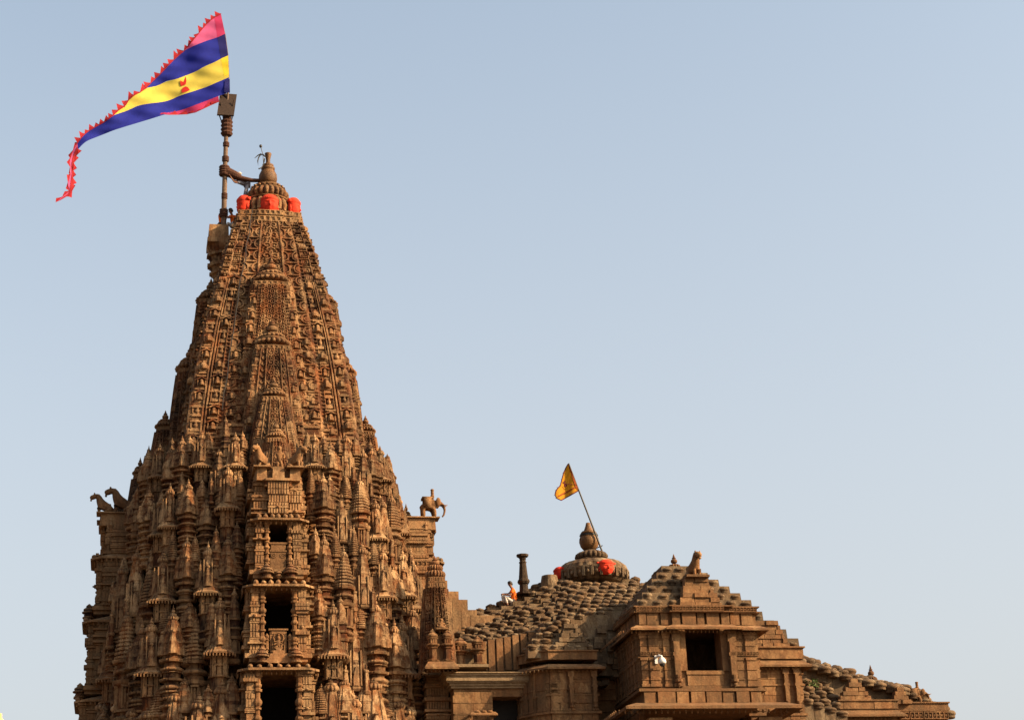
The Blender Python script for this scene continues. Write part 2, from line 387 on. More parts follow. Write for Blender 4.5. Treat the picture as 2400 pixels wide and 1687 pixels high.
def D_scroll(S, Z, H):
    a = np.abs(S); D = np.zeros_like(S)
    X = S/.34; Y = frac(Z/.52)*2-1
    D = np.where((a < .34), .15, D); D = np.where((a < .31) & spiral(X, Y*.8), .21, D)
    D = np.where((a >= .34) & (a < .40), .23, D)
    m = (a >= .40) & (a < .68); X = (a-.54)/.14; Y = frac(Z/.3)*2-1; r = np.hypot(X, Y)
    sp = (frac(np.arctan2(Y, X)/(2*PI)+r*.9) < .5) & (r < .95)
    D = np.where(m, .09, D); D = np.where(m & sp, .15, D)
    D = np.where((a >= .68) & (a < .74), .13, D)
    return np.where(a >= .74, corner_blocks(a, Z, .74, .42, .07), D)

# ------------------------------------------------------------------ miniature spires (repeated carvings)
def mini_spire_rings(z0, z1, r0, r1, n, p=1.7, ser=.03):
    ser = min(ser, .03)
    out = []
    for k in range(n):
        t = k/n; r = r1+(r0-r1)*(1-t**p); g = .955 if k % 3 == 2 else 1
        out += [(z0+(z1-z0)*t, r*g), (z0+(z1-z0)*(t+.8/n), (r1+(r0-r1)*(1-(t+.8/n)**p))*g)]
    return out
def proto_body(kind):
    mb = MB()
    if kind == 0:      # tall ringed pillar under a bulbous spire
        pr = [(0, .6), (.015, .8)]+arc(.02, .06, .85, .12)+[(.062, .7), (.09, .7)]+arc(.095, .135, .78, .2)+[(.14, .66), (.17, .66), (.172, .9), (.19, .95), (.192, .7), (.23, .74), (.232, .92), (.245, .92)]+arc(.25, .30, .72, .22)
        pr += [(.302, .62), (.33, .62), (.332, .95), (.35, 1.0), (.355, .68), (.40, .70), (.402, .9)]+arc(.41, .45, .75, .2)+[(.455, .62), (.49, .66), (.492, 1.0), (.515, 1.05), (.52, .8), (.55, .78)]
        loft(mb, R3, pr)
        loft(mb, R3, mini_spire_rings(.55, .86, 1.0, .42, 9, 2.2))
        for f in range(4):
            t = MB(); loft(t, R2*.42, mini_spire_rings(.555, .74, 1.0, .35, 5, 1.8), (0, -.82, 0)); ellipsoid(t, (0, -.80, .75), (.2, .2, .016), 8, 5); mb.merge(t, rotz(f*PI/2))
    elif kind == 1:    # long spire with a proud middle rib
        pr = [(0, .7), (.02, .9), (.03, 1.0), (.05, 1.02), (.055, .8), (.09, .78), (.095, .98), (.12, .98), (.125, .72), (.2, .72), (.205, .92), (.22, .95)]+arc(.225, .26, .75, .2)+[(.262, .7), (.29, .7), (.292, 1.0), (.31, 1.08), (.325, 1.08), (.33, .85)]
        loft(mb, R3, pr)
        loft(mb, R3, mini_spire_rings(.33, .86, 1.0, .36, 15, 1.6, .05))
        for f in range(4):
            t = MB(); loft(t, SQ, [(.33, .20), (.84, .07)], (0, 0, 0), False)
            vbox(t, -.22, .22, .6, 1.06, .335, .40, .02, .05); prism(t, [(-.22, .40), (.22, .40), (.12, .45), (0, .49), (-.12, .45)], -1.02, -.7)
            for sx in (-.4, .4): vbox(t, sx-.05, sx+.05, .5, .98, .335, .62, 0, .1)
            mb.merge(t, rotz(f*PI/2))
    elif kind == 2:    # moulded pillar with a niche and a stepped pyramid top
        pr = [(0, .7), (.02, .95), (.04, 1.0), (.045, .75)]+arc(.05, .10, .8, .2)+[(.105, .7), (.13, .72), (.132, .95), (.15, .95), (.155, .7), (.34, .68), (.345, .9), (.36, 1.0), (.385, 1.05), (.39, .75), (.43, .75), (.432, .95)]+arc(.435, .48, .8, .2)+[(.485, .7), (.52, .7), (.525, 1.05), (.55, 1.1), (.555, .9)]
        k = 9; z = .56
        for i in range(k):
            r = .98-.55*(i/k)**1.3; pr += [(z, r), (z+.018, r*.99), (z+.019, r*.86), (z+.033, r*.86)]; z += .034
        loft(mb, R3, pr)
        for f in range(4):
            t = MB(); vbox(t, -.3, -.2, .6, .84, .16, .33); vbox(t, .2, .3, .6, .84, .16, .33); ellipsoid(t, (0, -.72, .24), (.10, .1, .055), 8, 6); ellipsoid(t, (0, -.74, .31), (.07, .08, .02), 8, 6)
            vbox(t, -.34, .34, .6, .9, .33, .345); mb.merge(t, rotz(f*PI/2))
    elif kind == 3:    # flaring toothed eave over a latticed pillar
        pr = [(0, .7), (.02, .88), (.04, .9), (.045, .7), (.10, .7), (.105, .85), (.12, .85), (.125, .66), (.27, .66), (.275, .84), (.29, .84), (.295, .66), (.36, .66), (.365, .8), (.38, .8), (.385, .66), (.46, .66), (.465, .9)]
        loft(mb, R3, pr)
        loft(mb, R2, [(.47, .7), (.462, 1.32), (.475, 1.34), (.50, 1.1), (.53, .98), (.535, .92)])
        loft(mb, R3, mini_spire_rings(.53, .87, .95, .36, 9, 1.5, .05))
        for f in range(4):
            t = MB()
            for i in range(9):
                x = -1.04+i*.26; box(t, x-.05, x+.05, -1.30, -1.18, .437, .465)
            for q in (.30, .395):
                for x in (-.44, 0, .44):
                    tube(t, [(x-.16, -.68, q), (x+.16, -.68, q+.055)], .035, 4); tube(t, [(x-.16, -.68, q+.055), (x+.16, -.68, q)], .035, 4)
            loft(t, R2*.40, mini_spire_rings(.535, .72, 1.0, .3, 5, 1.6), (0, -.80, 0)); ellipsoid(t, (0, -.78, .73), (.18, .18, .014), 8, 5)
            for sx in (-.38, .38): vbox(t, sx-.045, sx+.045, .5, .93, .54, .80, 0, .18)
            mb.merge(t, rotz(f*PI/2))
    elif kind == 4:    # round jar pillar with a bullet spire
        pr = [(0, .7), (.03, .9), (.04, .7)]+arc(.05, .14, .62, .36, 7)+[(.145, .6), (.18, .55), (.185, .85), (.2, .9), (.205, .6)]+arc(.21, .27, .6, .3)+[(.275, .55), (.31, .6), (.312, .88), (.33, .92), (.34, .6), (.37, .62), (.372, .9)]+arc(.375, .42, .7, .25)+[(.425, .6), (.46, .62), (.462, 1.0), (.49, 1.04), (.495, .8)]
        loft(mb, R2, pr)
        loft(mb, ratha(.80, [(.62, .9), (.3, 1.0)]), mini_spire_rings(.495, .87, .95, .40, 8, 2.4, .04))
    elif kind == 5:    # plain worn block shrine with small gable tiers
        pr = [(0, .8), (.03, 1.0), (.06, 1.0), (.065, .85), (.12, .85), (.125, 1.02), (.15, 1.02), (.155, .8), (.30, .8), (.305, 1.0), (.34, 1.08), (.345, .85), (.42, .82), (.425, 1.0), (.45, 1.05), (.46, .8), (.54, .76), (.545, .92), (.57, .95), (.58, .7)]
        loft(mb, R2, pr); loft(mb, R3, mini_spire_rings(.58, .88, .85, .32, 7, 1.5, .08))
        for f in range(4):
            t = MB(); prism(t, [(-.4, .155), (.4, .155), (.4, .25), (.2, .28), (0, .30), (-.2, .28), (-.4, .25)], -.90, -.75); mb.merge(t, rotz(f*PI/2))
    if kind == 1:
        for x in (-.80, .80):
            for y in (-.84, .84):
                b = .50 if kind != 1 else .30
                loft(mb, R2*.27, [(b-.16, .7), (b-.15, 1.0), (b-.13, 1.05), (b-.125, .7), (b-.04, .7), (b-.035, 1.05), (b-.01, 1.1), (b, .9), (b+.08, .85), (b+.14, .55), (b+.145, .7), (b+.16, .7), (b+.165, .3), (b+.19, .32), (b+.215, .03)], (x, y, 0))
    if kind == 6:    # broad skirted spire with concave flare over slim shafts
        loft(mb, R2*.5, [(0, 1), (.44, 1)])
        for x in (-.62, .62):
            for y in (-.62, .62): loft(mb, C8, [(0, .10), (.02, .14), (.03, .09), (.2, .09), (.21, .13), (.23, .09), (.40, .09), (.41, .16), (.44, .18)], (x, y, 0))
        loft(mb, ratha(.80, [(.62, .9), (.58, .86), (.34, .92), (.28, 1.0)]), [(.43, .8), (.435, 1.22), (.45, 1.22), (.47, 1.08), (.51, .93), (.56, .82), (.64, .70), (.72, .58), (.80, .46), (.86, .36)])
        for f in range(4):
            t = MB()
            for i in range(8): x = -.96+i*.275; box(t, x-.05, x+.05, -1.16, -1.05, .408, .435)
            vbox(t, -.3, .3, .6, 1.0, .50, .53); loft(t, R2*.26, [(.53, 1.0), (.60, .8), (.64, .4), (.65, .6), (.67, .1)], (0, -.80, 0))
            mb.merge(t, rotz(f*PI/2))
    V = np.concatenate(mb.v); V += rng.normal(0, .006, V.shape)*np.array([1, 1, .25]); mb.v = [V]
    return mb
def pale_top(me, z0):
    me.materials.append(M_top)
    for p in me.polygons:
        if p.center.z > z0: p.material_index = 1
    return me
def proto_finial(kind):
    mb = MB()
    if kind in (0, 2, 5): amalaka(mb, (0, 0, .855), .46, .045, AM12); ellipsoid(mb, (0, 0, .905), (.3, .3, .02), 10, 5); kalash(mb, (0, 0, .91), .16, .09, plan=circle(10))
    else: amalaka(mb, (0, 0, .85), .52, .055, AM12); loft(mb, circle(12), [(0, .34), (.012, .36), (.02, .2)], (0, 0, .905)); kalash(mb, (0, 0, .915), .17, .085, plan=circle(10))
    return mb
P_BODY = [pale_top(proto_body(k).mesh('miniature_spire', M_tower), (.55, .34, .56, .475, .5, .58, .45)[k]) for k in range(7)]
P_FIN = [proto_finial(k).mesh('finial', M_top) for k in range(7)]
def mini(root, kind, x, v, z, h, w, rot=0.0, jit=True):
    o = P_BODY[kind]
    a = rot+(random.uniform(-.04, .04) if jit else 0)
    b = link('miniature_spire', o, root, (x, -v, z), a, scale=(w, w, h))
    link('finial', P_FIN[kind], b); return b
def proto_niche():
    mb = MB()     # hooded niche: jambs, pointed hood, bullet-shaped spire inside
    vbox(mb, -.5, .5, -.2, .04, 0, .14); vbox(mb, -.44, -.34, -.2, .16, .14, .62); vbox(mb, .34, .44, -.2, .16, .14, .62)
    prism(mb, [(-.52, .60), (-.52, .68), (-.2, .80), (0, .95), (.2, .80), (.52, .68), (.52, .60), (.2, .70), (0, .80), (-.2, .70)], -.26, .2)
    vbox(mb, -.46, .46, -.2, .20, .90, 1.0)
    loft(mb, R2*.26, [(.14, 1.0), (.34, 1.0), (.36, .85), (.5, .8), (.62, .5), (.70, .15)], (0, -.12, 0))
    return mb
def proto_niche2():
    mb = MB()     # small standing spire on a moulded block, no hood
    vbox(mb, -.48, .48, -.2, .10, 0, .10); vbox(mb, -.36, .36, -.2, .06, .10, .22); vbox(mb, -.44, .44, -.2, .12, .22, .30)
    loft(mb, R2*.36, [(.30, .9), (.5, 1.0), (.62, .92), (.76, .62), (.84, .35), (.85, .5), (.90, .5), (.92, .2), (1.0, .05)], (0, -.08, 0))
    for s in (-1, 1): loft(mb, R2*.13, [(.30, .9), (.5, 1.0), (.6, .6), (.68, .1)], (s*.42, -.06, 0))
    return mb
def proto_niche3():
    mb = MB()     # broken block with a worn figure
    vbox(mb, -.5, .40, -.2, .12, 0, .16); vbox(mb, -.42, .44, -.2, .05, .16, .30); vbox(mb, -.5, .5, -.2, .16, .72, .84); vbox(mb, -.34, .34, -.2, .10, .84, .96)
    ellipsoid(mb, (0, -.06, .46), (.20, .16, .17), 8, 6); ellipsoid(mb, (.02, -.10, .64), (.11, .11, .09), 8, 6); vbox(mb, -.46, -.34, -.2, .08, .30, .72); vbox(mb, .36, .46, -.2, .05, .30, .72)
    return mb
P_NICHES = [m_.mesh('niche_spire', M_tower) for m_ in (proto_niche(), proto_niche(), proto_niche2(), proto_niche3())]

# ------------------------------------------------------------------ TEMPLE TOWER
tower = thing('temple_tower', 'tall carved sandstone temple spire flying the large striped pennant', 'tower', 0, 0, 0)
HM = [(24, 4.15), (26, 4.05), (28, 3.92), (30, 3.70), (32, 3.42), (34, 3.08), (36, 2.64), (37.2, 2.36), (38.4, 2.10), (39.4, 1.84), (40.25, 1.56)]
mb = MB(); spire_faces(mb, HM, 33.0, 40.25, .032, 190, D_main, faces=(0,)); spire_faces(mb, HM, 33.0, 40.25, .05, 100, D_main, faces=(-1, 1, 2)); spire_faces(mb, HM, 24, 33.0, .045, 150, D_main, faces=(0, -1, 1, 2))
core = part('main_spire', mb, M_tower, tower)
mb = MB()
dentil_band(mb, 0, 0, 40.22, 40.50, 1.56, n=12, faces=(0, -1, 1, 2)); vbox(mb, -1.50, 1.50, -1.50, 1.50, 40.50, 40.60); dentil_band(mb, 0, 0, 40.60, 40.85, 1.50, n=12, faces=(0, -1, 1, 2))
part('crown_band', mb, M_tower, tower)
mb = MB(); loft(mb, C24, [(0, 1.0), (.25, .95)], (0, 0, 40.84)); amalaka(mb, (0, 0, 41.0), 1.27, 1.02, ribbed(22, .10, 6)); loft(mb, C24, [(0, 1.10), (.05, 1.12), (.09, .95)], (0, 0, 41.93))
for k in range(22):
    a = (k+.5)*2*PI/22; t = MB(); vbox(t, -.09, .09, 1.0, 1.20, 41.22, 41.40); vbox(t, -.055, .055, 1.05, 1.24, 41.50, 41.60); mb.merge(t, rotz(a))
part('crown_disc', mb, M_tower, tower)
mb = MB(); amalaka(mb, (0, 0, 42.0), 1.06, .62, ribbed(22, .12, 6)); loft(mb, C24, [(0, .78), (.05, .82), (.10, .82), (.13, .6), (.2, .55), (.22, .68), (.30, .70), (.34, .40), (.45, .36)], (0, 0, 42.55))
for k in range(20):
    a = k*2*PI/20; t = MB(); vbox(t, -.06, .06, .74, .86, 42.66, 42.74); mb.merge(t, rotz(a))
part('crown_disc', mb, M_tower, tower)
mb = MB(); loft(mb, C24, [(z, r) for z, r in ((42.95, .22), (43.0, .34), (43.12, .42), (43.3, .455), (43.5, .44), (43.68, .36), (43.76, .28), (43.80, .33), (43.90, .34), (43.94, .24), (43.98, .27), (44.06, .28), (44.10, .19), (44.16, .12), (44.28, .105), (44.42, .115), (44.55, .14), (44.68, .17), (44.71, .165), (44.66, .1))])
part('pot_finial', mb, M_pot, tower, smooth=True)
# painted heads on the crown disc
def face_mesh():
    mb = MB(); n = 48
    A, T = np.meshgrid(np.linspace(-PI*.62, PI*.62, n), np.linspace(0, 1, n), indexing='ij')   # angle across, t up
    rad = np.interp(T, [0, .06, .18, .35, .55, .75, .88, 1], [.12, .24, .34, .42, .45, .45, .43, .35])
    X = rad*np.sin(A)*1.05; Y = -rad*np.cos(A)*.95; x = X/.45
    def gs(cx, cz, sx, sz): return np.exp(-((x-cx)/sx)**2-((T-cz)/sz)**2)
    d = .13*gs(0, .42, .10, .05)+.07*gs(0, .52, .07, .12)-.05*gs(.38, .56, .16, .05)-.05*gs(-.38, .56, .16, .05)+.035*gs(.38, .56, .10, .022)+.035*gs(-.38, .56, .10, .022)
    d += .03*gs(.38, .635, .22, .018)+.03*gs(-.38, .635, .22, .018)+.035*gs(0, .285, .2, .018)-.03*gs(0, .262, .22, .01)+.03*gs(0, .235, .15, .02)+.04*gs(0, .12, .16, .05)+.03*gs(.5, .36, .15, .12)+.03*gs(-.5, .36, .15, .12)
    d += np.where((T > .76) & (T < .90), .035, 0)+np.where((T > .79) & (T < .87) & (frac(A*4) < .4), .02, 0)
    grid(mb, X, Y-d, T*.95)
    for s in (-1, 1):
        ellipsoid(mb, (s*.47, .02, .46), (.07, .10, .17), 8, 8); ellipsoid(mb, (s*.46, -.02, .26), (.06, .07, .07), 8, 6); vbox(mb, s*.5-.1, s*.5+.1, -.15, .05, .74, .86)
    loft(mb, C24, [(.80, .42), (.93, .36), (1.0, .27), (1.04, .12), (1.05, .03)]); return mb
me_head = face_mesh().mesh('painted_head', M_orange, smooth=True)
for f in (0, -.70, .70, 2):
    p = rotz(f*PI/2) @ np.array([0, -1.05 if f == 0 else -1.34, 40.86, 1]); link('painted_head', me_head, tower, p[:3], f*PI/2, label='bright orange painted stone head', scale=(.92, .9, 1) if f == 0 else (.74, .8, 1.12))

# nested half spires on the three faces in view
NEST = [  # axis offset, profile, z0, z1, relief, crown radius, crown height
    (2.60, [(26, 1.95), (28, 1.85), (30, 1.63), (31.5, 1.43), (33, 1.23), (34.3, 1.06), (35.3, .94), (36.25, .82)], 27, 36.25, D_lattice, .86, 1.45, .03, 120),
    (3.52, [(25, 1.60), (27, 1.48), (29, 1.25), (31, 1.0), (32.0, .87), (32.72, .76)], 25.5, 32.72, D_scroll, .82, 1.50, .03, 110),
    (4.62, [(24, 1.22), (26, 1.10), (27.5, .94), (29, .68), (29.92, .50)], 24.5, 29.92, D_scroll, .58, 1.0, .03, 80),
    (5.72, [(23, .85), (24.5, .76), (26, .60), (27.65, .34)], 24.0, 27.65, D_scroll, .42, .95, .03, 60),
    (6.50, [(22, .62), (24, .52), (25.75, .28)], 24.0, 25.75, D_scroll, .34, .85, .035, 50)]
KD = .76       # the nested spires are shallower than they are wide
for a, hp, z0, z1, D, cr, ch, dz, nS in NEST:
    m0 = MB(); spire_faces(m0, hp, z0, z1, dz, nS, D); mb = MB(); mb.merge(m0, trs((0, -a, 0), 0, (1, KD, 1)))
    me1 = mb.mesh('nested_spire', M_tower)
    mb = MB(); hw = hp[-1][1]; m0 = MB(); dentil_band(m0, 0, 0, z1-.02, z1+.17, hw+.04, n=8); mb.merge(m0, trs((0, -a, 0), 0, (1, KD, 1))); me2 = mb.mesh('dentil_band', M_tower)
    mb = MB(); m0 = MB(); crown(m0, 0, 0, z1+.16, cr, ch); mb.merge(m0, trs((0, -a, 0), 0, (1, .82, 1))); me3 = mb.mesh('ribbed_crown', M_tower)
    for f in (0, -1, 1):
        o = link('nested_spire', me1, tower, (0, 0, 0), f*PI/2); link('dentil_band', me2, o)
        link('ribbed_crown', me3, o)
# ribbed cushion standing out half way up each nested spire's face: little lamps on the ribs
# hooded niches in vertical files
def hm(z): return float(np.interp(z, [p[0] for p in HM], [p[1] for p in HM]))
def files(s_list, z0, z1, step, hfun, off, w0, root, a=0.0, kd=1.0):
    for f in (0, -1, 1):
        for s in s_list:
            z = z0+random.uniform(0, .3)
            while z < z1:
                h = hfun(z+.4); hh = step*random.uniform(.92, 1.0)
                p = rotz(f*PI/2) @ np.array([s*h, -(a+h*kd+off), z, 1])
                w = min(w0, .30*h+.22)
                w *= random.uniform(.82, 1.08); hh *= random.uniform(.86, 1.06)
                o = link('niche_spire', random.choice(P_NICHES), root, p[:3], 0, scale=(w, w*random.uniform(.8, 1.45), hh))
                slope = math.atan2(hfun(z)-hfun(z+hh), hh)
                q = Matrix.Rotation(f*PI/2, 3, 'Z') @ Matrix.Rotation(-slope, 3, 'X'); o.rotation_euler = q.to_euler()
                z += step
files((-.90, .90), 26.5, 37.0, .72, hm, .08, .50, tower)
files((-.70, .70), 26.2, 36.4, .76, hm, .10, .50, tower)
files((-.50, .50), 26.2, 34.0, .74, hm, .16, .48, tower)
h1 = lambda z: float(np.interp(z, [p[0] for p in NEST[0][1]], [p[1] for p in NEST[0][1]]))
files((-.90, .90), 27.5, 35.6, .74, h1, .02, .46, tower, 2.60, kd=KD)
h2 = lambda z: float(np.interp(z, [p[0] for p in NEST[1][1]], [p[1] for p in NEST[1][1]]))
files((-.88, .88), 26.5, 32.0, .66, h2, .02, .36, tower, 3.52, kd=KD)

# stepped body under the spires
KZ = [(0, 1.06), (13, 1.06), (17, 1.0), (20, .95), (23, .88), (26, .80), (29, .72)]
def kz(z): return float(np.interp(z, [p[0] for p in KZ], [p[1] for p in KZ]))
BODY = ratha(5.25, [(4.25, 5.85), (3.05, 6.45), (1.2, 4.4)])
rings = []
z = 0
while z < 28.4:
    k = kz(z)*.93
    for dz, e in ((0, .99), (.10, 1.0), (.22, 1.0), (.23, .978), (.40, .978), (.41, 1.006), (.52, 1.006), (.53, .972), (.86, .972), (.87, .985), (.99, .985)): rings.append((z+dz, k*e))
    z += 1.0
mb = MB(); loft(mb, BODY, rings); part('stepped_body', mb, M_tower, tower)

# tiers of miniature spires on the three faces in view
TIERS = [  # base z, height, half width, x list (fractions of step plan)
    (25.2, 3.3, .40), (22.5, 3.9, .43), (19.1, 4.5, .47), (15.7, 5.0, .52), (12.0, 5.3, .72)]
def front_v(x, z):
    k = kz(z); ax = abs(x)/k
    return k*(6.45 if ax < 3.05 else 5.85 if ax < 4.25 else 5.25)
kinds_main = [0, 1, 3, 1, 0, 2, 3, 0, 1, 3, 4, 0]
cnt = 0
for f in (0, -1, 1):
    for ti, (zb, hh, w) in enumerate(TIERS):
        k = kz(zb)
        xs = [2.10, 2.95, 3.85, 4.85] if ti % 2 == 0 else [2.30, 3.25, 4.15, 5.0]
        for sx in (-1, 1):
            for j, x in enumerate(xs):
                xx = sx*x*k; zz = zb+random.uniform(-.25, .25)-(.55 if j in (1, 3) else 0)+random.uniform(-.15, .15)
                kd = kinds_main[(ti*3+j*2+(sx > 0)*4+(f+1)*5+random.randint(0, 1)) % 12]
                kd = ([6, 3, 6, 6][(j+ti) % 4] if ti == 4 else kd)
                ww = w*random.uniform(.92, 1.06); v = front_v(xx, zb)+.12
                p = rotz(f*PI/2) @ np.array([xx, -v, zz, 1]); mini(tower, kd, p[0], -p[1], zz, hh*random.uniform(.94, 1.05), ww, f*PI/2); cnt += 1
            # slimmer ones in the re-entrant corners, half a tier up
            for j, x in enumerate((1.72, 2.62, 3.50, 4.45)):
                xx = sx*x*k; zz = zb+hh*.42+random.uniform(-.2, .2)
                v = front_v(xx+.3*sx, zb)+.10
                p = rotz(f*PI/2) @ np.array([xx, -v, zz, 1]); mini(tower, random.choice([4, 5, 0, 2]), p[0], -p[1], zz, hh*random.uniform(.5, .68), w*random.uniform(.5, .65), f*PI/2); cnt += 1
print('minis', cnt)

# projecting balcony bays
def eave(mb, hw, f, fb, z, rise=.28, cant=.5, over=.0, drop=.10):
    """canted sloping eave slab: outline in plan, upper inner outline; z = lower front edge"""
    out = [(-hw, fb), (-hw, f-cant), (-hw+cant, f), (hw-cant, f), (hw, f-cant), (hw, fb)]
    inn = [(x*.80, fb+(v-fb)*.72 if v > fb else fb) for x, v in out]
    O = np.array(out); I = np.array(inn); n = len(O)
    V = [(x, -v, z) for x, v in O]+[(x, -v, z+.09) for x, v in O]+[(x, -v, z+rise) for x, v in I]+[(x, -v, z+rise-.1) for x, v in I]
    i = np.arange(n-1); Q = []
    for b0, b1 in ((0, n), (n, 2*n), (2*n, 3*n)): Q.append(np.stack([b0+i, b0+i+1, b1+i+1, b1+i], 1))
    Q.append(np.stack([3*n+i, 3*n+i+1, i+1, i], 1)); mb.add(V, np.concatenate(Q)); return O
def pendants(mb, O, z, sp=.2, ln=.17, r=.045):
    for (a, b) in zip(O[:-1], O[1:]):
        L = np.hypot(*(b-a)); k = max(1, int(L/sp))
        for i in range(k):
            p = a+(b-a)*(i+.5)/k; p = p*.975
            loft(mb, circle(6), [(0, .3*r), (-ln*.35, r*1.0), (-ln*.45, r*.7), (-ln*.8, r*.8), (-ln, .2*r)][::-1], (p[0], -p[1], z+.01))
def turned_column(mb, x, v, z0, z1, r):
    H = z1-z0
    pr = [(0, 1.1), (.03, 1.1), (.035, .85)]+arc(.04, .09, .9, .35)+[(.10, .8), (.13, .75), (.135, 1.15), (.16, 1.2), (.165, .9)]+arc(.17, .26, .8, .45)+[(.265, .75), (.33, .7), (.335, 1.1), (.36, 1.15), (.365, .75), (.42, .7)]+arc(.43, .5, .75, .45)+[(.51, .7), (.56, .68), (.565, 1.05), (.585, 1.05), (.59, .7)]+arc(.6, .69, .75, .5)+[(.70, .7), (.76, .7), (.765, 1.15), (.79, 1.25), (.80, .8)]+arc(.81, .86, .8, .3)+[(.87, .85), (.93, 1.0), (.935, 1.25), (1.0, 1.3)]
    loft(mb, C8, [(z*H, s*r) for z, s in pr], (x, -v, z0))
def moulded_side(mb, x0, x1, v0, v1, z0, z1, n):
    """side wall of a bay, built up from thin moulded courses"""
    z = z0; r_ = random.Random(int(n*31+x0*100)); kk = 0
    while z < z1-.05:
        h = min(z1-z, r_.choice([.07, .09, .12, .16, .24, .34])); e = r_.choice([.0, .02, .05, .09, .13]) if h < .2 else r_.choice([-.03, 0, .02])
        if h >= .16:
            vbox(mb, x0-e+.03, x1+e-.03, v0, v1+e-.03, z, z+h)
            q = x0-e
            while q < x1+e-.04: vbox(mb, q, q+.07, v0, v1+e+.02, z+.015, z+h-.015); q += .115
            q = v0
            while q < v1+e-.04: vbox(mb, x0-e-.01, x1+e+.01, q, q+.08, z+.015, z+h-.015); q += .13
        else:
            vbox(mb, x0-e, x1+e, v0, v1+e, z+.008, z+h-.012)
            if kk % 4 == 1: loft(mb, C8, [(0, .06), (h*.5, .09), (h, .05)], ((x0+x1)/2, -(v1+e), z))
        z += h; kk += 1
BAYS = [  # eave z, half width of eave, front v, floor z (next eave), col x, opening
    (23.72, 1.30, 7.80, 21.10, .48, .12), (20.82, 1.48, 8.05, 17.55, .67, .145), (17.30, 1.66, 8.25, 13.2, .85, .165)]
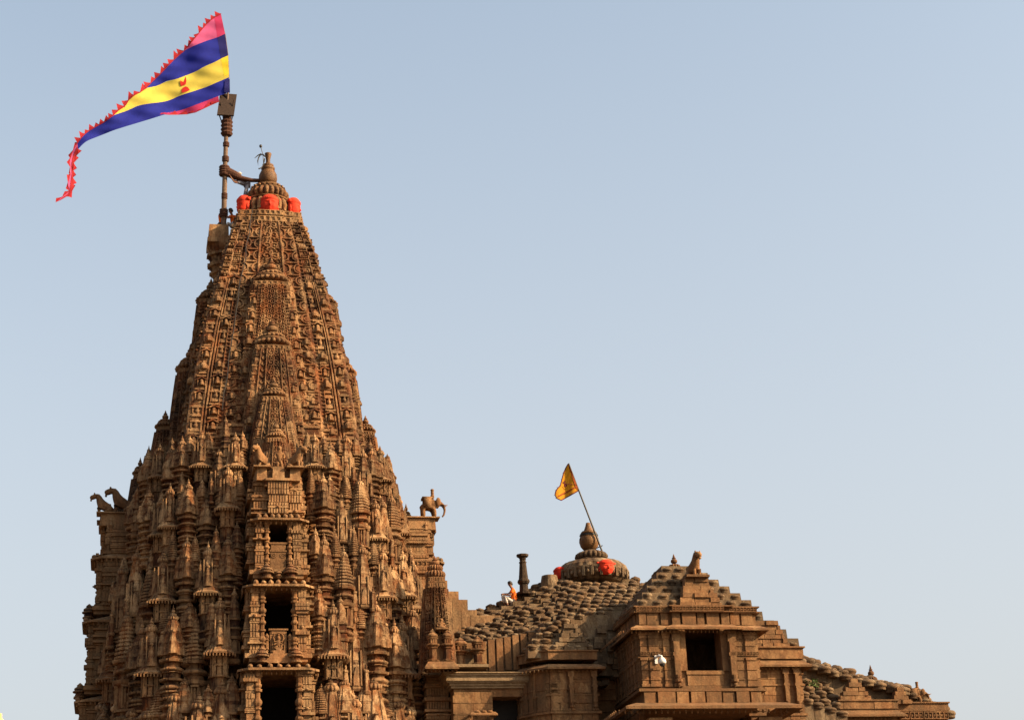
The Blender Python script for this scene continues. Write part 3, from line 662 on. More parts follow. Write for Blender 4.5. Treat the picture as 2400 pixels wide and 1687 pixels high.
def build_bay():
    """returns a list of (name, mesh, parent index) in the front face frame"""
    out = []
    def emit(name, mb, mat=M_tower, parent=None, kind=None, smooth=False, label=None): out.append((name, mb.mesh(name, mat, smooth=smooth), parent, kind, label)); return len(out)-1
    # head of the bay: stacked model storeys under the statues
    mb = MB()
    vbox(mb, -.26, .26, 7.0, 7.78, 25.5, 26.05, .03, .03)
    for s in (-1, 1): vbox(mb, s*.70-.22, s*.70+.22, 6.4, 7.72, 25.45, 26.0, .02, .03); vbox(mb, s*.70-.36, s*.70+.36, 6.2, 7.90, 26.0, 26.06)
    vbox(mb, -.95, .95, 5.5, 7.42, 25.3, 25.98)
    moulded_side(mb, -.42, .42, 5.2, 7.66, 24.02, 25.55, 9)
    for s in (-1, 1): moulded_side(mb, s*.74-.26, s*.74+.26, 5.2, 7.42, 24.02, 25.50, 7+s); moulded_side(mb, s*1.02-.12, s*1.02+.12, 5.2, 7.15, 24.0, 25.2, 5+s)
    for s in (-.95, -.5, .5, .95): loft(mb, R2*.11, [(0, .9), (.06, 1.1), (.07, .8), (.2, .8), (.22, 1.1), (.28, 1.0), (.42, .6), (.46, .8), (.5, .7), (.6, .05)], (s, -(7.55 if abs(s) < .6 else 7.25), 25.2))
    mb.v = [np.concatenate(mb.v)+np.array([0, .28, 0])]
    emit('bay_head', mb)
    prev = 24.0
    for bi, (ez, hw, f, fz, cx, cr) in enumerate(BAYS):
        top = ez-.02
        mb = MB()     # walls of this storey: back, canted sides, floor slab, frieze above the eave
        vbox(mb, -hw*.86, -cx-cr*1.2, 4.5, f-.85, fz+.35, ez); vbox(mb, cx+cr*1.2, hw*.86, 4.5, f-.85, fz+.35, ez)
        n = int((ez-fz-.4)/.16)
        for s in (-1, 1):
            moulded_side(mb, s*(cx+.30)-.16, s*(cx+.30)+.16, f-1.15, f-.30, fz+.4, ez-.05, n)
            moulded_side(mb, s*(hw*.80)-.16, s*(hw*.80)+.16, f-1.6, f-.62, fz+.4, ez-.05, n)
        vbox(mb, -hw*.9, hw*.9, 4.5, f-.2, ez-.10, ez-.02)
        wall = emit('balcony', mb)
        mb = MB(); vbox(mb, -cx-cr, cx+cr, 4.45, 4.55, fz+.3, ez-.1); emit('inner_shade_wall', mb, M_black, wall)  # back of the opening coloured black for the shade within
        mb = MB(); O = eave(mb, hw, f, 5.0, ez-.1, .32, .42)
        for x in np.linspace(-hw+.5, hw-.5, 7):   # carved crest on the eave
            ellipsoid(mb, (x+random.uniform(-.03, .03), -f+.16, ez+.08), (.11, .12, random.uniform(.07, .13)), 8, 6)
            if abs(x) < .9: prism(mb, [(x-.07, ez+.12), (x+.07, ez+.12), (x, ez+.26)], -f+.22, -f+.36)
        emit('eave', mb, parent=wall)
        mb = MB(); pendants(mb, O, ez-.1); emit('eave_pendants', mb, M_statue, wall, 'stuff')
        for s in (-1, 1):
            mb = MB(); turned_column(mb, s*cx, f-.38, fz+.42, ez-.08, cr); emit('column', mb, M_statue, wall)
        mb = MB()     # floor ledge with model shrines and a stepped gable
        vbox(mb, -hw*.92, hw*.92, 4.5, f-.16, fz+.22, fz+.40); vbox(mb, -hw*.80, hw*.80, 4.5, f-.22, fz+.06, fz+.22)
        emit('floor_ledge', mb, parent=wall)
        for s in (-1, 1):
            mb = MB(); b0 = fz-.02; xx = s*(cx+.02)
            loft(mb, C16, [(0, .24), (.06, .26), (.07, .18), (.22, .18), (.23, .30), (.28, .31), (.34, .2), (.36, .25), (.42, .24), (.5, .12), (.53, .15), (.57, .12), (.66, .02)], (xx, -(f-.02), b0))
            emit('model_shrine', mb, parent=wall)
        mb = MB()
        if bi == 0:
            vbox(mb, -.20, .20, f-.12, f-.02, fz+.30, fz+.40); loft(mb, C8, [(0, .06), (.1, .14), (.18, .08), (.22, .16), (.3, .06)], (0, -(f-.02), fz+.0))
            for s in (-1, 1): tube(mb, [(s*.36, -(f-.06), fz), (s*.30, -(f-.06), fz+.12), (s*.36, -(f-.06), fz+.26), (s*.44, -(f-.06), fz+.34)], .05, 6)
        else:
            for k, w in enumerate((.56, .50, .36, .24, .10)): vbox(mb, -w, w, f-.2, f-.02-.012*k, fz-.02+k*.13, fz+.11+k*.13)
        emit('gable', mb, parent=wall)
        # parapet
        mb = MB(); pz = fz+.45
        if bi == 0:
            vbox(mb, -.33, .33, f-.5, f-.36, pz, pz+.78); vbox(mb, -.36, .36, f-.52, f-.33, pz+.78, pz+.86); vbox(mb, -.31, .31, f-.50, f-.34, pz+.86, pz+1.10); vbox(mb, -.38, .38, f-.54, f-.31, pz+1.10, pz+1.18)
            for s in (-1, 1):
                loft(mb, circle(12), [(0, .11), (.02, .11), (.025, .08), (.01, .07), (.01, .03), (.03, .02)], (0, 0, 0)) if 0 else None
                for k in range(10):
                    a = k*2*PI/10; x, z = s*.19+.09*math.cos(a), pz+.62+.09*math.sin(a); vbox(mb, x-.025, x+.025, f-.37, f-.34, z-.025, z+.025)
                vbox(mb, s*.19-.03, s*.19+.03, f-.37, f-.34, pz+.59, pz+.65)
            emit('parapet_panel', mb, M_statue, wall)
        elif bi == 1:
            vbox(mb, -.34, .34, f-.55, f-.42, pz, pz+.92); vbox(mb, -.40, .40, f-.6, f-.36, pz+.95, pz+1.02); vbox(mb, -.28, .28, f-.56, f-.40, pz+.80, pz+.95); vbox(mb, -.28, .28, f-.5, f-.30, pz+.0, pz+.10)
            for s in (-1, 1): loft(mb, C8, [(0, .03), (.06, .08), (.12, .05), (.16, .09), (.5, .07), (.54, .11), (.58, .07), (.66, .09), (.7, .1), (.82, .02)], (s*.47, -(f-.40), pz))
            emit('parapet_panel', mb, M_statue, wall)
            mb = MB()   # many-armed figure in the niche
            ellipsoid(mb, (0, -(f-.38), pz+.62), (.075, .07, .10)); ellipsoid(mb, (0, -(f-.39), pz+.40), (.11, .08, .17)); ellipsoid(mb, (0, -(f-.38), pz+.76), (.05, .05, .06))
            for s in (-1, 1):
                tube(mb, [(0, -(f-.38), pz+.50), (s*.16, -(f-.36), pz+.46), (s*.20, -(f-.36), pz+.62)], .035, 6); tube(mb, [(0, -(f-.38), pz+.45), (s*.18, -(f-.34), pz+.34), (s*.10, -(f-.30), pz+.24)], .035, 6)
                tube(mb, [(s*.04, -(f-.36), pz+.28), (s*.15, -(f-.32), pz+.2), (s*.05, -(f-.30), pz+.12)], .05, 6)
                tube(mb, [(s*.24, -(f-.40), pz+.1), (s*.26, -(f-.40), pz+.5), (s*.16, -(f-.40), pz+.78), (0, -(f-.40), pz+.86)], .025, 6)
            emit('niche_figure', mb, M_statue, wall)
        else:
            vbox(mb, -cx+.25, cx-.25, f-.5, f-.34, pz, pz+1.16); vbox(mb, -cx+.15, cx-.15, f-.55, f-.30, pz+1.16, pz+1.26); emit('parapet_panel', mb, M_statue, wall)
    return out
bay = build_bay()
for f in (0, -1, 1):
    made = []
    for name, me, par, kind, label in bay:
        if par is None: o = link(name, me, tower, (.34 if f == 1 else 0, 0, -.22 if f and name == 'bay_head' else 0), f*PI/2, kind=kind)
        else: o = link(name, me, made[par], kind=kind)
        made.append(o)

# flag-bearer's platform on the left face
mb = MB(); vbox(mb, -2.86, -1.9, -.68, .68, 39.70, 40.42, .02, .02); vbox(mb, -2.92, -1.9, -.74, .74, 39.48, 39.70)
pr = [(37.4, .30), (37.7, .42), (37.72, .36), (37.95, .46), (38.0, .58), (38.1, .6), (38.12, .48), (38.35, .56), (38.38, .68), (38.55, .70), (38.57, .56), (38.9, .6), (38.92, .74), (39.05, .72), (39.08, .6), (39.3, .7), (39.48, .76)]
loft(mb, R3, pr, (-2.18, 0, 0)); part('flag_platform', mb, M_tower, tower)
# thin vine of wires hanging down the front
mb = MB()
for k, (px0, py0, px1, py1) in enumerate([(592, 490, 560, 690), (560, 690, 520, 960)]):
    pts = []
    for t in np.linspace(0, 1, 8):
        px, py = px0+(px1-px0)*t+random.uniform(-3, 3), py0+(py1-py0)*t
        v = 3.4
        for _ in range(12): u, z = at(px, py, v); v = hm(z)+.42
        pts.append((u, -v, z))
    tube(mb, pts, .02, 5)
part('hanging_cable', mb, M_iron, tower)

# ------------------------------------------------------------------ ASSEMBLY HALL with its bell-covered roof
def piece(name, me, root, u, v, z, rot=0.0, scale=None, parent=None, label=None, kind=None):
    o = ROOTORG[root]; return link(name, me, parent or root, (u-o[0], -v-o[1], z-o[2]), rot, scale=scale, label=label, kind=kind)
hall = thing('assembly_hall', 'low temple hall whose sloping roof is covered in rows of stone bells', 'temple hall', 13, 0, 0)
def roof_z(u, v): return 23.1-.40*max(0, 13.8-u)-.60*max(0, abs(v)-.5)*(1-.022*max(0, 13.8-u))-.42*max(0, u-17.0)
def bell_mesh(seed):
    r = np.random.default_rng(seed); mb = MB(); p = circle(20)
    pr = [(0, .86), (.10, .92), (.30, .90), (.34, .98), (.42, 1.04), (.52, 1.04), (.62, .97), (.70, .84), (.76, .62), (.80, .36), (.81, .34), (.86, .30), (.88, .05)]
    loft(mb, p, [(z*.31, s*.225) for z, s in pr]); V = np.concatenate(mb.v); V[:, 2] += .035*np.sin(3*V[:, 0]*9+seed)*(V[:, 2] > .1)*.3; V[:, :2] *= 1+.04*np.sin(np.arctan2(V[:, 1], V[:, 0])*2+seed)[:, None]; mb.v = [V]
    return mb.mesh('roof_bell', M_roof, smooth=True)
BELLS = [bell_mesh(k) for k in range(4)]
def stone_bell(root, u, v, z, s=1.0): piece('roof_bell', random.choice(BELLS), root, u, v, z, random.uniform(0, 6), (s*random.uniform(.9, 1.12), s*random.uniform(.9, 1.12), s*random.uniform(.85, 1.15)))
mb = MB()     # stepped roof slabs under the bells
vs = [.35+.47*k for k in range(12)]
for side in (1, -1):
    for k, v in enumerate(vs[:-1]):
        for u in np.arange(7.9, 21.2, .55):
            z1 = roof_z(u+.27, v+.235)
            if side == 1 and v > 5.2: continue
            a, b = sorted((side*v, side*(v+.47))); vbox(mb, u, u+.545, a, b, 17.5, z1-.06+random.uniform(-.03, .03))
for u in np.arange(7.9, 21.2, .55): vbox(mb, u, u+.545, -.35, .35, 17.5, roof_z(u+.27, 0)-.04)
part('roof_step', mb, M_roof, hall, kind='stuff')
nb = 0
for k, v in enumerate(vs[:-1]):
    off = .22 if k % 2 else 0
    for u in np.arange(8.5+off, 20.4, .44):
        if v < .9 and 13.6 < u < 17.0: continue
        if (u > 14.9 and v > 4.4) or (u > 16.2 and v > 3.3): continue
        if v > 5.3: continue
        if abs(u-11.8) < .4 and abs(v-1) < .5: continue
        if 10.3 < u < 11.45 and .8 < v+.25 < 1.75: continue
        if random.random() < .04: continue
        stone_bell(hall, u+random.uniform(-.07, .07), v+random.uniform(-.04, .04)+.235, roof_z(u, v+.235)-.10, random.uniform(.86, 1.2)); nb += 1
for u in np.arange(9.4, 13.6, .5):
    if abs(u-11.8) > .3: stone_bell(hall, u, .05, roof_z(u, 0)-.08); nb += 1
print('bells', nb)
mb = MB()   # hall walls under the roof
vbox(mb, 7.9, 21.0, -5.0, 5.0, 0, 18.3)
for z in np.arange(10.5, 18.2, .5): vbox(mb, 7.8, 21.1, -5.1, 5.06+.05*((z*2) % 2), z, z+.2)
part('wall', mb, M_porch, hall)
for i in range(8):   # upright slabs under the roof edge
    u0 = 8.75+i*.36; mb = MB(); vbox(mb, u0+.02, u0+.30, 5.35, 5.60+.08*random.random(), 17.75-random.uniform(0, .1), 18.95+.07*i); part('upright_slab', mb, M_porch, hall)
for k in range(46):     # loose blocks on the face between the two porches
    u0, z0 = random.uniform(13.0, 14.75), random.uniform(17.0, 20.0); w_, h_ = random.uniform(.22, .5), random.uniform(.14, .3); mb = MB()
    vbox(mb, u0, u0+w_, 4.9, 5.42+(20-z0)*.12+random.uniform(0, .15), z0, z0+h_); part('stone_block', mb, M_roof, hall)
# crowning disc of the hall
DU = 15.35
mb = MB(); amalaka(mb, (DU, 0, 22.82), 1.74, 1.12, ribbed(26, .03, 5))
part('crown_disc', mb, M_roof, hall)
mb = MB()
for k in range(26):
    a = (k+.5)*2*PI/26; t = MB(); vbox(t, -.20, -.15, 1.5, 1.74, 22.98, 23.40); vbox(t, .15, .20, 1.5, 1.74, 22.98, 23.40); vbox(t, -.2, .2, 1.5, 1.73, 23.40, 23.46); ellipsoid(t, (0, -1.68, 23.2), (.085, .08, .10), 8, 6); mb.merge(t, trs((DU, 0, 0), a))
part('disc_beads', mb, M_roof, hall, kind='stuff')
mb = MB(); loft(mb, C24, [(0, .9), (.06, 1.0), (.12, .8)], (DU, 0, 23.95)); amalaka(mb, (DU, 0, 24.05), .80, .42, ribbed(20, .1, 4)); loft(mb, C24, [(0, .5), (.1, .42), (.16, .30)], (DU, 0, 24.42))
part('crown_disc', mb, M_roof, hall)
mb = MB(); loft(mb, C24, [(z, r) for z, r in ((24.56, .2), (24.62, .30), (24.78, .42), (24.98, .475), (25.15, .46), (25.3, .39), (25.38, .33), (25.40, .38), (25.46, .37), (25.50, .25), (25.56, .22), (25.8, .13), (25.93, .10), (25.95, .03))], (DU-.07, 0, 0))
part('pot_finial', mb, M_pot, hall, smooth=True)
mb = MB()
for z, r in ((25.30, .42), (25.36, .40), (25.50, .29)): tube(mb, [(DU-.07+r*math.cos(a), r*math.sin(a), z+.03*math.sin(a)) for a in np.linspace(0, 2*PI, 25)], .028, 5)
tube(mb, [(DU-.45, -.1, 25.25), (DU-.54, -.1, 25.1), (DU-.50, -.1, 24.95)], .025, 5); tube(mb, [(DU+.2, -.3, 24.62), (DU+.45, -.5, 24.7)], .025, 5)
part('tied_cord', mb, M_iron, hall)
for a, l in ((.17, None), (-PI/2+.12, None)):
    p = np.array([DU, 0, 22.98, 1])+rotz(a) @ np.array([0, -1.62, 0, 0]); o = ROOTORG[hall]
    link('painted_head', me_head, hall, p[:3]-o, a, label='bright orange painted stone head', scale=(.78, .68, .70))
# stepped parapet wall joining the tower
mb = MB()
for k, (u0, u1, z) in enumerate(((6.2, 8.02, 22.50), (8.02, 8.52, 22.0), (8.52, 8.92, 21.62), (8.92, 9.32, 21.15), (9.32, 10.4, 20.9))):
    m2 = MB(); vbox(m2, u0-.3, u1-.002, 1.2-.01*k, 2.2+.01*k, 16, z); part('parapet_step', m2, M_tower, hall)
# rounded stump below the disc
mb = MB(); loft(mb, C16, [(0, .42), (.3, .45), (.6, .40), (.8, .36), (.82, .2)], (13.05, -.9, 22.28)); part('stone_stump', mb, M_roof, hall)

# ------------------------------------------------------------------ shared porch pieces
def course(mb, poly, z0, z1, out=0.0):
    """a moulding following an open plan line (u, v points), pushed outwards by out"""
    P = np.array(poly, float); n = len(P); N = np.zeros((n, 2))
    for i in range(n):
        a = P[max(0, i-1)]; b = P[min(n-1, i+1)]
        d1 = P[i]-a if i > 0 else b-P[i]; d2 = b-P[i] if i < n-1 else P[i]-a
        n1 = np.array([d1[1], -d1[0]])/np.hypot(*d1)*-1; n2 = np.array([d2[1], -d2[0]])/np.hypot(*d2)*-1
        m_ = n1+n2; m_ /= np.hypot(*m_); N[i] = m_/max(.35, m_ @ n1)
    Q = P+N*out; inn = P-N*.35
    V = np.array([(q[0], -q[1], z0) for q in Q]+[(q[0], -q[1], z1) for q in Q]+[(q[0], -q[1], z1) for q in inn]+[(q[0], -q[1], z0) for q in inn])
    i = np.arange(n-1); Qd = [np.stack([b0*n+i, b0*n+i+1, b1*n+i+1, b1*n+i], 1) for b0, b1 in ((0, 1), (1, 2), (2, 3), (3, 0))]
    mb.add(V, np.concatenate(Qd)); e = [0, n, 2*n, 3*n]; mb.add(V[e], [(0, 1, 2, 3)]); mb.add(V[[x+n-1 for x in e]], [(3, 2, 1, 0)]); return Q
def slope_eave(mb, poly, z, out, rise, th=.09):
    P0 = np.array(course(MB(), poly, 0, 1, out)); P1 = np.array(course(MB(), poly, 0, 1, .05)); n = len(P0)
    V = [(p[0], -p[1], z) for p in P0]+[(p[0], -p[1], z+th) for p in P0]+[(p[0], -p[1], z+rise) for p in P1]+[(p[0], -p[1], z+rise-.12) for p in P1]
    i = np.arange(n-1); mb.add(V, np.concatenate([np.stack([b0*n+i, b0*n+i+1, b1*n+i+1, b1*n+i], 1) for b0, b1 in ((0, 1), (1, 2), (2, 3), (3, 0))])); return P0
def drops(mb, P, z, sp=.22, ln=.14, r=.04): pendants(mb, P, z, sp, ln, r)
def pilaster(w, h, d=.09, style=0):
    mb = MB(); vbox(mb, -w/2, w/2, -.06, d, 0, h)
    for z0, z1, e in ((0, .05*h, .04), (.48*h, .53*h, .035), (.88*h, .94*h, .03), (.94*h, h, .06)): vbox(mb, -w/2-e, w/2+e, -.06, d+e, z0, z1)
    if style == 1:
        for z in (.12*h, .30*h, .60*h, .74*h): vbox(mb, -w/2-.02, w/2+.02, -.06, d+.025, z, z+.03*h)
        prism(mb, [(-w*.3, .965*h), (w*.3, .965*h), (w*.2, .985*h), (-w*.2, .985*h)], -d-.08, -d)
    if style == 2:   # hanging pendant column
        vbox(mb, -w/2-.03, w/2+.03, -.06, d+.10, .80*h, .93*h); vbox(mb, -w/2+.02, w/2-.02, d, d+.12, .20*h, .8*h)
        vbox(mb, -w/2-.02, w/2+.02, -.06, d+.12, .54*h, .60*h)
        loft(mb, C8, [(0, .02), (.05*h, w*.35), (.07*h, w*.28), (.10*h, w*.55), (.14*h, w*.58), (.15*h, w*.4), (.22*h, w*.5)], (0, -d-.02, -.02*h))
    return mb.mesh('pilaster', M_porch)
def lattice_block(w, h, n):
    mb = MB(); vbox(mb, -w/2, w/2, -.10, 0, 0, h); t = h*.14
    for z in (0, h-t): vbox(mb, -w/2, w/2, 0, .05, z, z+t)
    for i in range(n+1):
        x = -w/2+i*w/n; vbox(mb, max(-w/2, x-t/2), min(w/2, x+t/2), 0, .05, t, h-t)
    for i in range(n):
        x = -w/2+(i+.5)*w/n; q = w/n*.17; vbox(mb, x-q, x+q, 0, .035, h*.36, h*.64)
    return mb.mesh('lattice_block', M_porch)
def pyramid_roof(root, cu, cv, hu, hv, z0, z1, n, s=1.0, mat=None, front_only=False, apex=.55):
    """stepped pyramid with a stone bell at every place on its front and side edges"""
    mb = MB()
    for k in range(n):
        t0 = k/n; a = hu*(1-t0)+apex*t0; b = hv*(1-t0)+apex*t0; za = z0+(z1-z0)*k/n; zb = z0+(z1-z0)*(k+1)/n
        vbox(mb, cu-a, cu+a, cv-b, cv+b, za-.02*k-.3*(k == 0), zb, .03, .03)
    part('roof_step', mb, mat or M_roof, root)
    for k in range(n):
        t0 = k/n; a = hu*(1-t0)+apex*t0-.25*s; b = hv*(1-t0)+apex*t0-.25*s; zb = z0+(z1-z0)*k/n
        zb = z0+(z1-z0)*(k+1)/n-.02 if False else zb
        m_ = max(1, int(round(2*a/(.56*s))))
        for i in range(m_+1): stone_bell(root, cu-a+2*a*i/m_, cv+b+.10, zb-.02+(z1-z0)/n*.25, s)
        m_ = max(1, int(round(2*b/(.56*s))))
        for i in range(1, m_):
            for sx in (-1, 1): stone_bell(root, cu+sx*(a+.10), cv-b+2*b*i/m_, zb-.02+(z1-z0)/n*.25, s)
def gable(root, cu, v, w, z0, z1, topw, d=.35, serr=True, mat=None):
    n = max(3, int(round((z1-z0)/.20)))
    for k in range(n):
        t = (k+.35)/n; x = w*(1-t)+topw*t; za = z0+(z1-z0)*k/n; zb = z0+(z1-z0)*(k+1)/n; q = -x+random.uniform(-.05, .05)
        while q < x-.05:
            L = min(random.uniform(.35, .8), x-q)
            if x-q-L < .15: L = x-q
            mb = MB(); e = random.uniform(-.04, .05); vbox(mb, cu+q, cu+q+L-.012, v-d, v+e-.04*k*(not serr), za, zb-.008, .012, .01)
            part('gable_block', mb, mat or M_porch, root); q += L
def small_finial(root, u, v, z, h, r):
    mb = MB(); loft(mb, C16, [(0, r*1.5), (h*.14, r*1.45), (h*.22, r*.9)], (u, -v, z-.02)); amalaka(mb, (u, -v, z+h*.16), r*1.15, h*.26, AM12); kalash(mb, (u, -v, z+h*.40), r*.62, h*.6, plan=circle(14)); part('finial', mb, M_porch, root)

def masonry(root, p0, p1, z0, z1, mat, hmin=.28, hmax=.42, lmin=.4, lmax=.95, proud=.05):
    """facing blocks laid in courses between two plan points (u, v), outer side to the right of p0 -> p1 seen from above"""
    p0, p1 = np.array(p0, float), np.array(p1, float); L = np.hypot(*(p1-p0)); d = (p1-p0)/L; a = math.atan2(-d[1], d[0]); z = z0
    while z < z1-.08:
        h = min(random.uniform(hmin, hmax), z1-z); x = 0
        while x < L-.03:
            w = min(random.uniform(lmin, lmax), L-x)
            if L-x-w < .15: w = L-x
            mb = MB(); e = random.uniform(.3, 1)*proud; box(mb, .006, w-.006, -e, .12, .006, h-.006, .008, .0)
            q = p0+d*x; piece('wall_block', mb.mesh('wall_block', mat), root, q[0], q[1], z, a); x += w
        z += h
# ------------------------------------------------------------------ WINDOW PORCH (right of the hall's middle)
porch = thing('window_porch', 'sandstone porch with a large dark window and a lion on its roof', 'porch', 17.5, 9, 0)
PL = [(14.9, 4.6), (14.9, 9.0), (20.1, 9.0), (20.1, 4.6)]
mb = MB()     # walls round the window, hollow inside
vbox(mb, 14.9, 16.62, 8.55, 9.0, 16.2, 18.85); vbox(mb, 18.72, 20.1, 8.55, 9.0, 16.2, 18.85); vbox(mb, 16.62, 18.72, 8.55, 9.0, 18.76, 18.85); vbox(mb, 16.62, 18.72, 8.55, 8.97, 16.2, 16.98)
vbox(mb, 14.9, 15.3, 4.6, 8.55, 16.2, 18.85); vbox(mb, 19.7, 20.1, 4.6, 8.55, 16.2, 18.85); vbox(mb, 14.9, 20.1, 4.4, 9.0, 18.85, 19.62); vbox(mb, 14.95, 20.05, 4.4, 8.95, 15.5, 16.2)
part('wall', mb, M_porch, porch)
mb = MB(); vbox(mb, 15.3, 19.7, 5.0, 5.2, 16.2, 18.85); vbox(mb, 15.3, 19.7, 5.2, 8.55, 16.2, 16.25); part('inner_shade_wall', mb, M_black, porch)  # back wall and floor painted near-black as the room's shade
win = MB(); vbox(win, 16.60, 16.92, 8.2, 9.04, 16.98, 18.76); wf = part('window_jamb', win, M_porch, porch)
win = MB(); vbox(win, 18.46, 18.74, 8.2, 9.04, 16.98, 18.76); part('window_jamb', win, M_porch, porch)
mb = MB(); vbox(mb, 16.86, 18.50, 8.3, 9.06, 16.82, 16.98); vbox(mb, 16.90, 18.46, 8.3, 9.02, 16.36, 16.82); part('sill', mb, M_statue, porch)
mb = MB()
for z0, z1, o in ((16.10, 16.22, .16), (16.22, 16.34, .06), (17.50, 17.58, .10), (18.62, 18.70, .08)): 
    if o in (.10, .08):
        course(mb, [(14.9, 4.6), (14.9, 9.0), (16.6, 9.0)], z0, z1, o); course(mb, [(18.74, 9.0), (20.1, 9.0), (20.1, 4.6)], z0, z1, o)
    else: course(mb, PL, z0, z1, o)
part('ledge', mb, M_porch, porch)
P_A, P_B, P_C = pilaster(.26, 2.30, .09, 1), pilaster(.30, 2.36, .13, 2), pilaster(.42, 2.30, .10, 1)
for u, me in ((15.06, P_A), (15.50, P_C), (16.05, P_A), (16.46, P_B), (18.90, P_B), (19.22, P_A), (19.72, P_C)): piece('pilaster', me, porch, u, 9.0, 16.30)
for i, v in enumerate((8.75, 8.3, 7.85, 7.3, 6.8, 6.3, 5.8, 5.3, 4.9)): piece('pilaster', (P_A, P_A, P_C)[i % 3], porch, 14.9, v, 16.30, -PI/2)
for i, v in enumerate((8.6, 8.0, 7.4)): piece('pilaster', P_A, porch, 20.1, v, 16.30, PI/2)
LB4, LB3, LB6 = lattice_block(.62, .16, 4), lattice_block(.42, .16, 3), lattice_block(.74, .20, 5)
for u in (15.1, 15.62, 16.1): piece('lattice_block', LB3, porch, u, 9.10, 17.60)
for u in (19.0, 19.45, 19.85): piece('lattice_block', LB3, porch, u, 9.10, 17.60)
mb = MB(); EP = [(14.9, 4.6), (14.9, 9.0), (16.4, 9.0), (16.4, 9.18), (18.9, 9.18), (18.9, 9.0), (20.1, 9.0), (20.1, 4.6)]
P0 = slope_eave(mb, EP, 18.62, .42, .28); part('eave', mb, M_porch, porch)
mb = MB(); drops(mb, P0, 18.62, .17, .12, .038); part('eave_pendants', mb, M_porch, porch, kind='stuff')
masonry(porch, (14.92, 9.0), (16.6, 9.0), 16.34, 18.62, M_porch); masonry(porch, (18.76, 9.0), (20.08, 9.0), 16.34, 18.62, M_porch); masonry(porch, (14.9, 5.0), (14.9, 8.98), 16.34, 18.62, M_porch)
masonry(porch, (14.97, 8.95), (20.03, 8.95), 15.55, 16.08, M_porch, .2, .26, .5, 1.1)
# frieze of upright blocks above the eave
for u, w in ((15.1, .3), (15.55, .5), (16.05, .3), (16.55, .35), (17.1, .6), (17.62, .3), (18.15, .55), (18.7, .35), (19.15, .4), (19.7, .5)):
    mb = MB(); d = 9.0+(.16 if 16.3 < u < 18.9 else .05)+random.uniform(0, .05); vbox(mb, u-w/2, u+w/2, 8.8, d, 18.92, 19.44); part('frieze_block', mb, M_porch, porch)
for v in np.arange(8.6, 4.8, -.5):
    mb = MB(); vbox(mb, 14.84, 15.1, v-.2, v+.2, 18.92, 19.44); part('frieze_block', mb, M_porch, porch)
mb = MB(); course(mb, EP, 19.42, 19.47, .16); course(mb, EP, 19.66, 19.71, .16); part('ledge', mb, M_porch, porch)
for u in np.arange(15.2, 20.0, .76): piece('lattice_block', LB6, porch, u, 9.14+(.17 if 16.3 < u < 18.9 else 0), 19.465)
for v in np.arange(8.6, 5.0, -.76): piece('lattice_block', LB6, porch, 14.76, v, 19.465, -PI/2)
# base frieze and the wide lower eave
for u, w in ((15.2, .5), (15.9, .75), (16.6, .5), (17.25, .6), (17.95, .65), (18.6, .5), (19.2, .55), (19.8, .45)):
    mb = MB(); vbox(mb, u-w/2, u+w/2, 8.9, 9.10+random.uniform(0, .10), 15.62, 16.08); part('frieze_block', mb, M_porch, porch)
mb = MB(); EL = [(14.6, 4.6), (14.6, 9.1), (21.0, 9.1), (21.0, 6.6)]; P1 = slope_eave(mb, EL, 15.28, .62, .34, .12); part('eave', mb, M_porch, porch)
mb = MB(); drops(mb, P1*[1, .995], 15.28, .26, .17, .05); part('eave_pendants', mb, M_porch, porch, kind='stuff')
for u in (15.55, 20.3): mb = MB(); vbox(mb, u-.5, u+.5, 8.6, 9.25, 14.75, 15.0); vbox(mb, u-.36, u+.36, 8.6, 9.1, 9.0, 14.75); part('column', mb, M_porch, porch)
mb = MB(); vbox(mb, 14.95, 20.6, 5.2, 5.6, 0, 15.5); vbox(mb, 14.6, 20.9, 8.3, 9.0, 0, 11.0); vbox(mb, 14.9, 15.1, 5.0, 8.4, 0, 15.4); part('wall', mb, M_porch, porch)
pyramid_roof(porch, 17.5, 6.2, 2.55, 2.7, 19.66, 22.0, 6, 1.12, apex=.5)
gable(porch, 17.72, 9.05, .98, 19.70, 20.32, .72, .5); gable(porch, 17.72, 8.85, .70, 20.32, 21.04, .45, .5, serr=False)
mb = MB(); vbox(mb, 17.22, 18.24, 7.9, 8.95, 21.04, 21.14); part('statue_slab', mb, M_porch, porch)
small_finial(porch, 17.56, 6.1, 21.95, .85, .24)
# right flank: a narrower set-back bay
mb = MB(); RP = [(20.4, 5.0), (20.4, 6.4), (22.9, 6.4), (22.9, 3.5)]
vbox(mb, 20.4, 22.9, 0, 6.4, 0, 18.0); part('wall', mb, M_porch, porch)
mb = MB()
for z0, z1, o in ((15.55, 15.65, .08), (16.85, 16.92, .08), (17.35, 17.42, .06), (18.02, 18.5, .12), (18.5, 18.56, .2)): course(mb, RP, z0, z1, o)
part('ledge', mb, M_porch, porch)
masonry(porch, (20.42, 6.4), (22.88, 6.4), 13.5, 17.6, M_porch); P_D = pilaster(.22, 2.0, .10, 2)
for u in (20.65, 22.1, 22.6): piece('pilaster', P_D, porch, u, 6.4, 15.75)
mb = MB(); P2 = slope_eave(mb, RP, 17.62, .38, .34); part('eave', mb, M_porch, porch); mb = MB(); drops(mb, P2, 17.62, .18, .12, .038); part('eave_pendants', mb, M_porch, porch, kind='stuff')
pyramid_roof(porch, 21.3, 3.6, 1.75, 2.5, 18.5, 20.6, 4, 1.1, apex=.4)
gable(porch, 21.5, 6.35, 1.05, 18.55, 19.75, .5, .4)

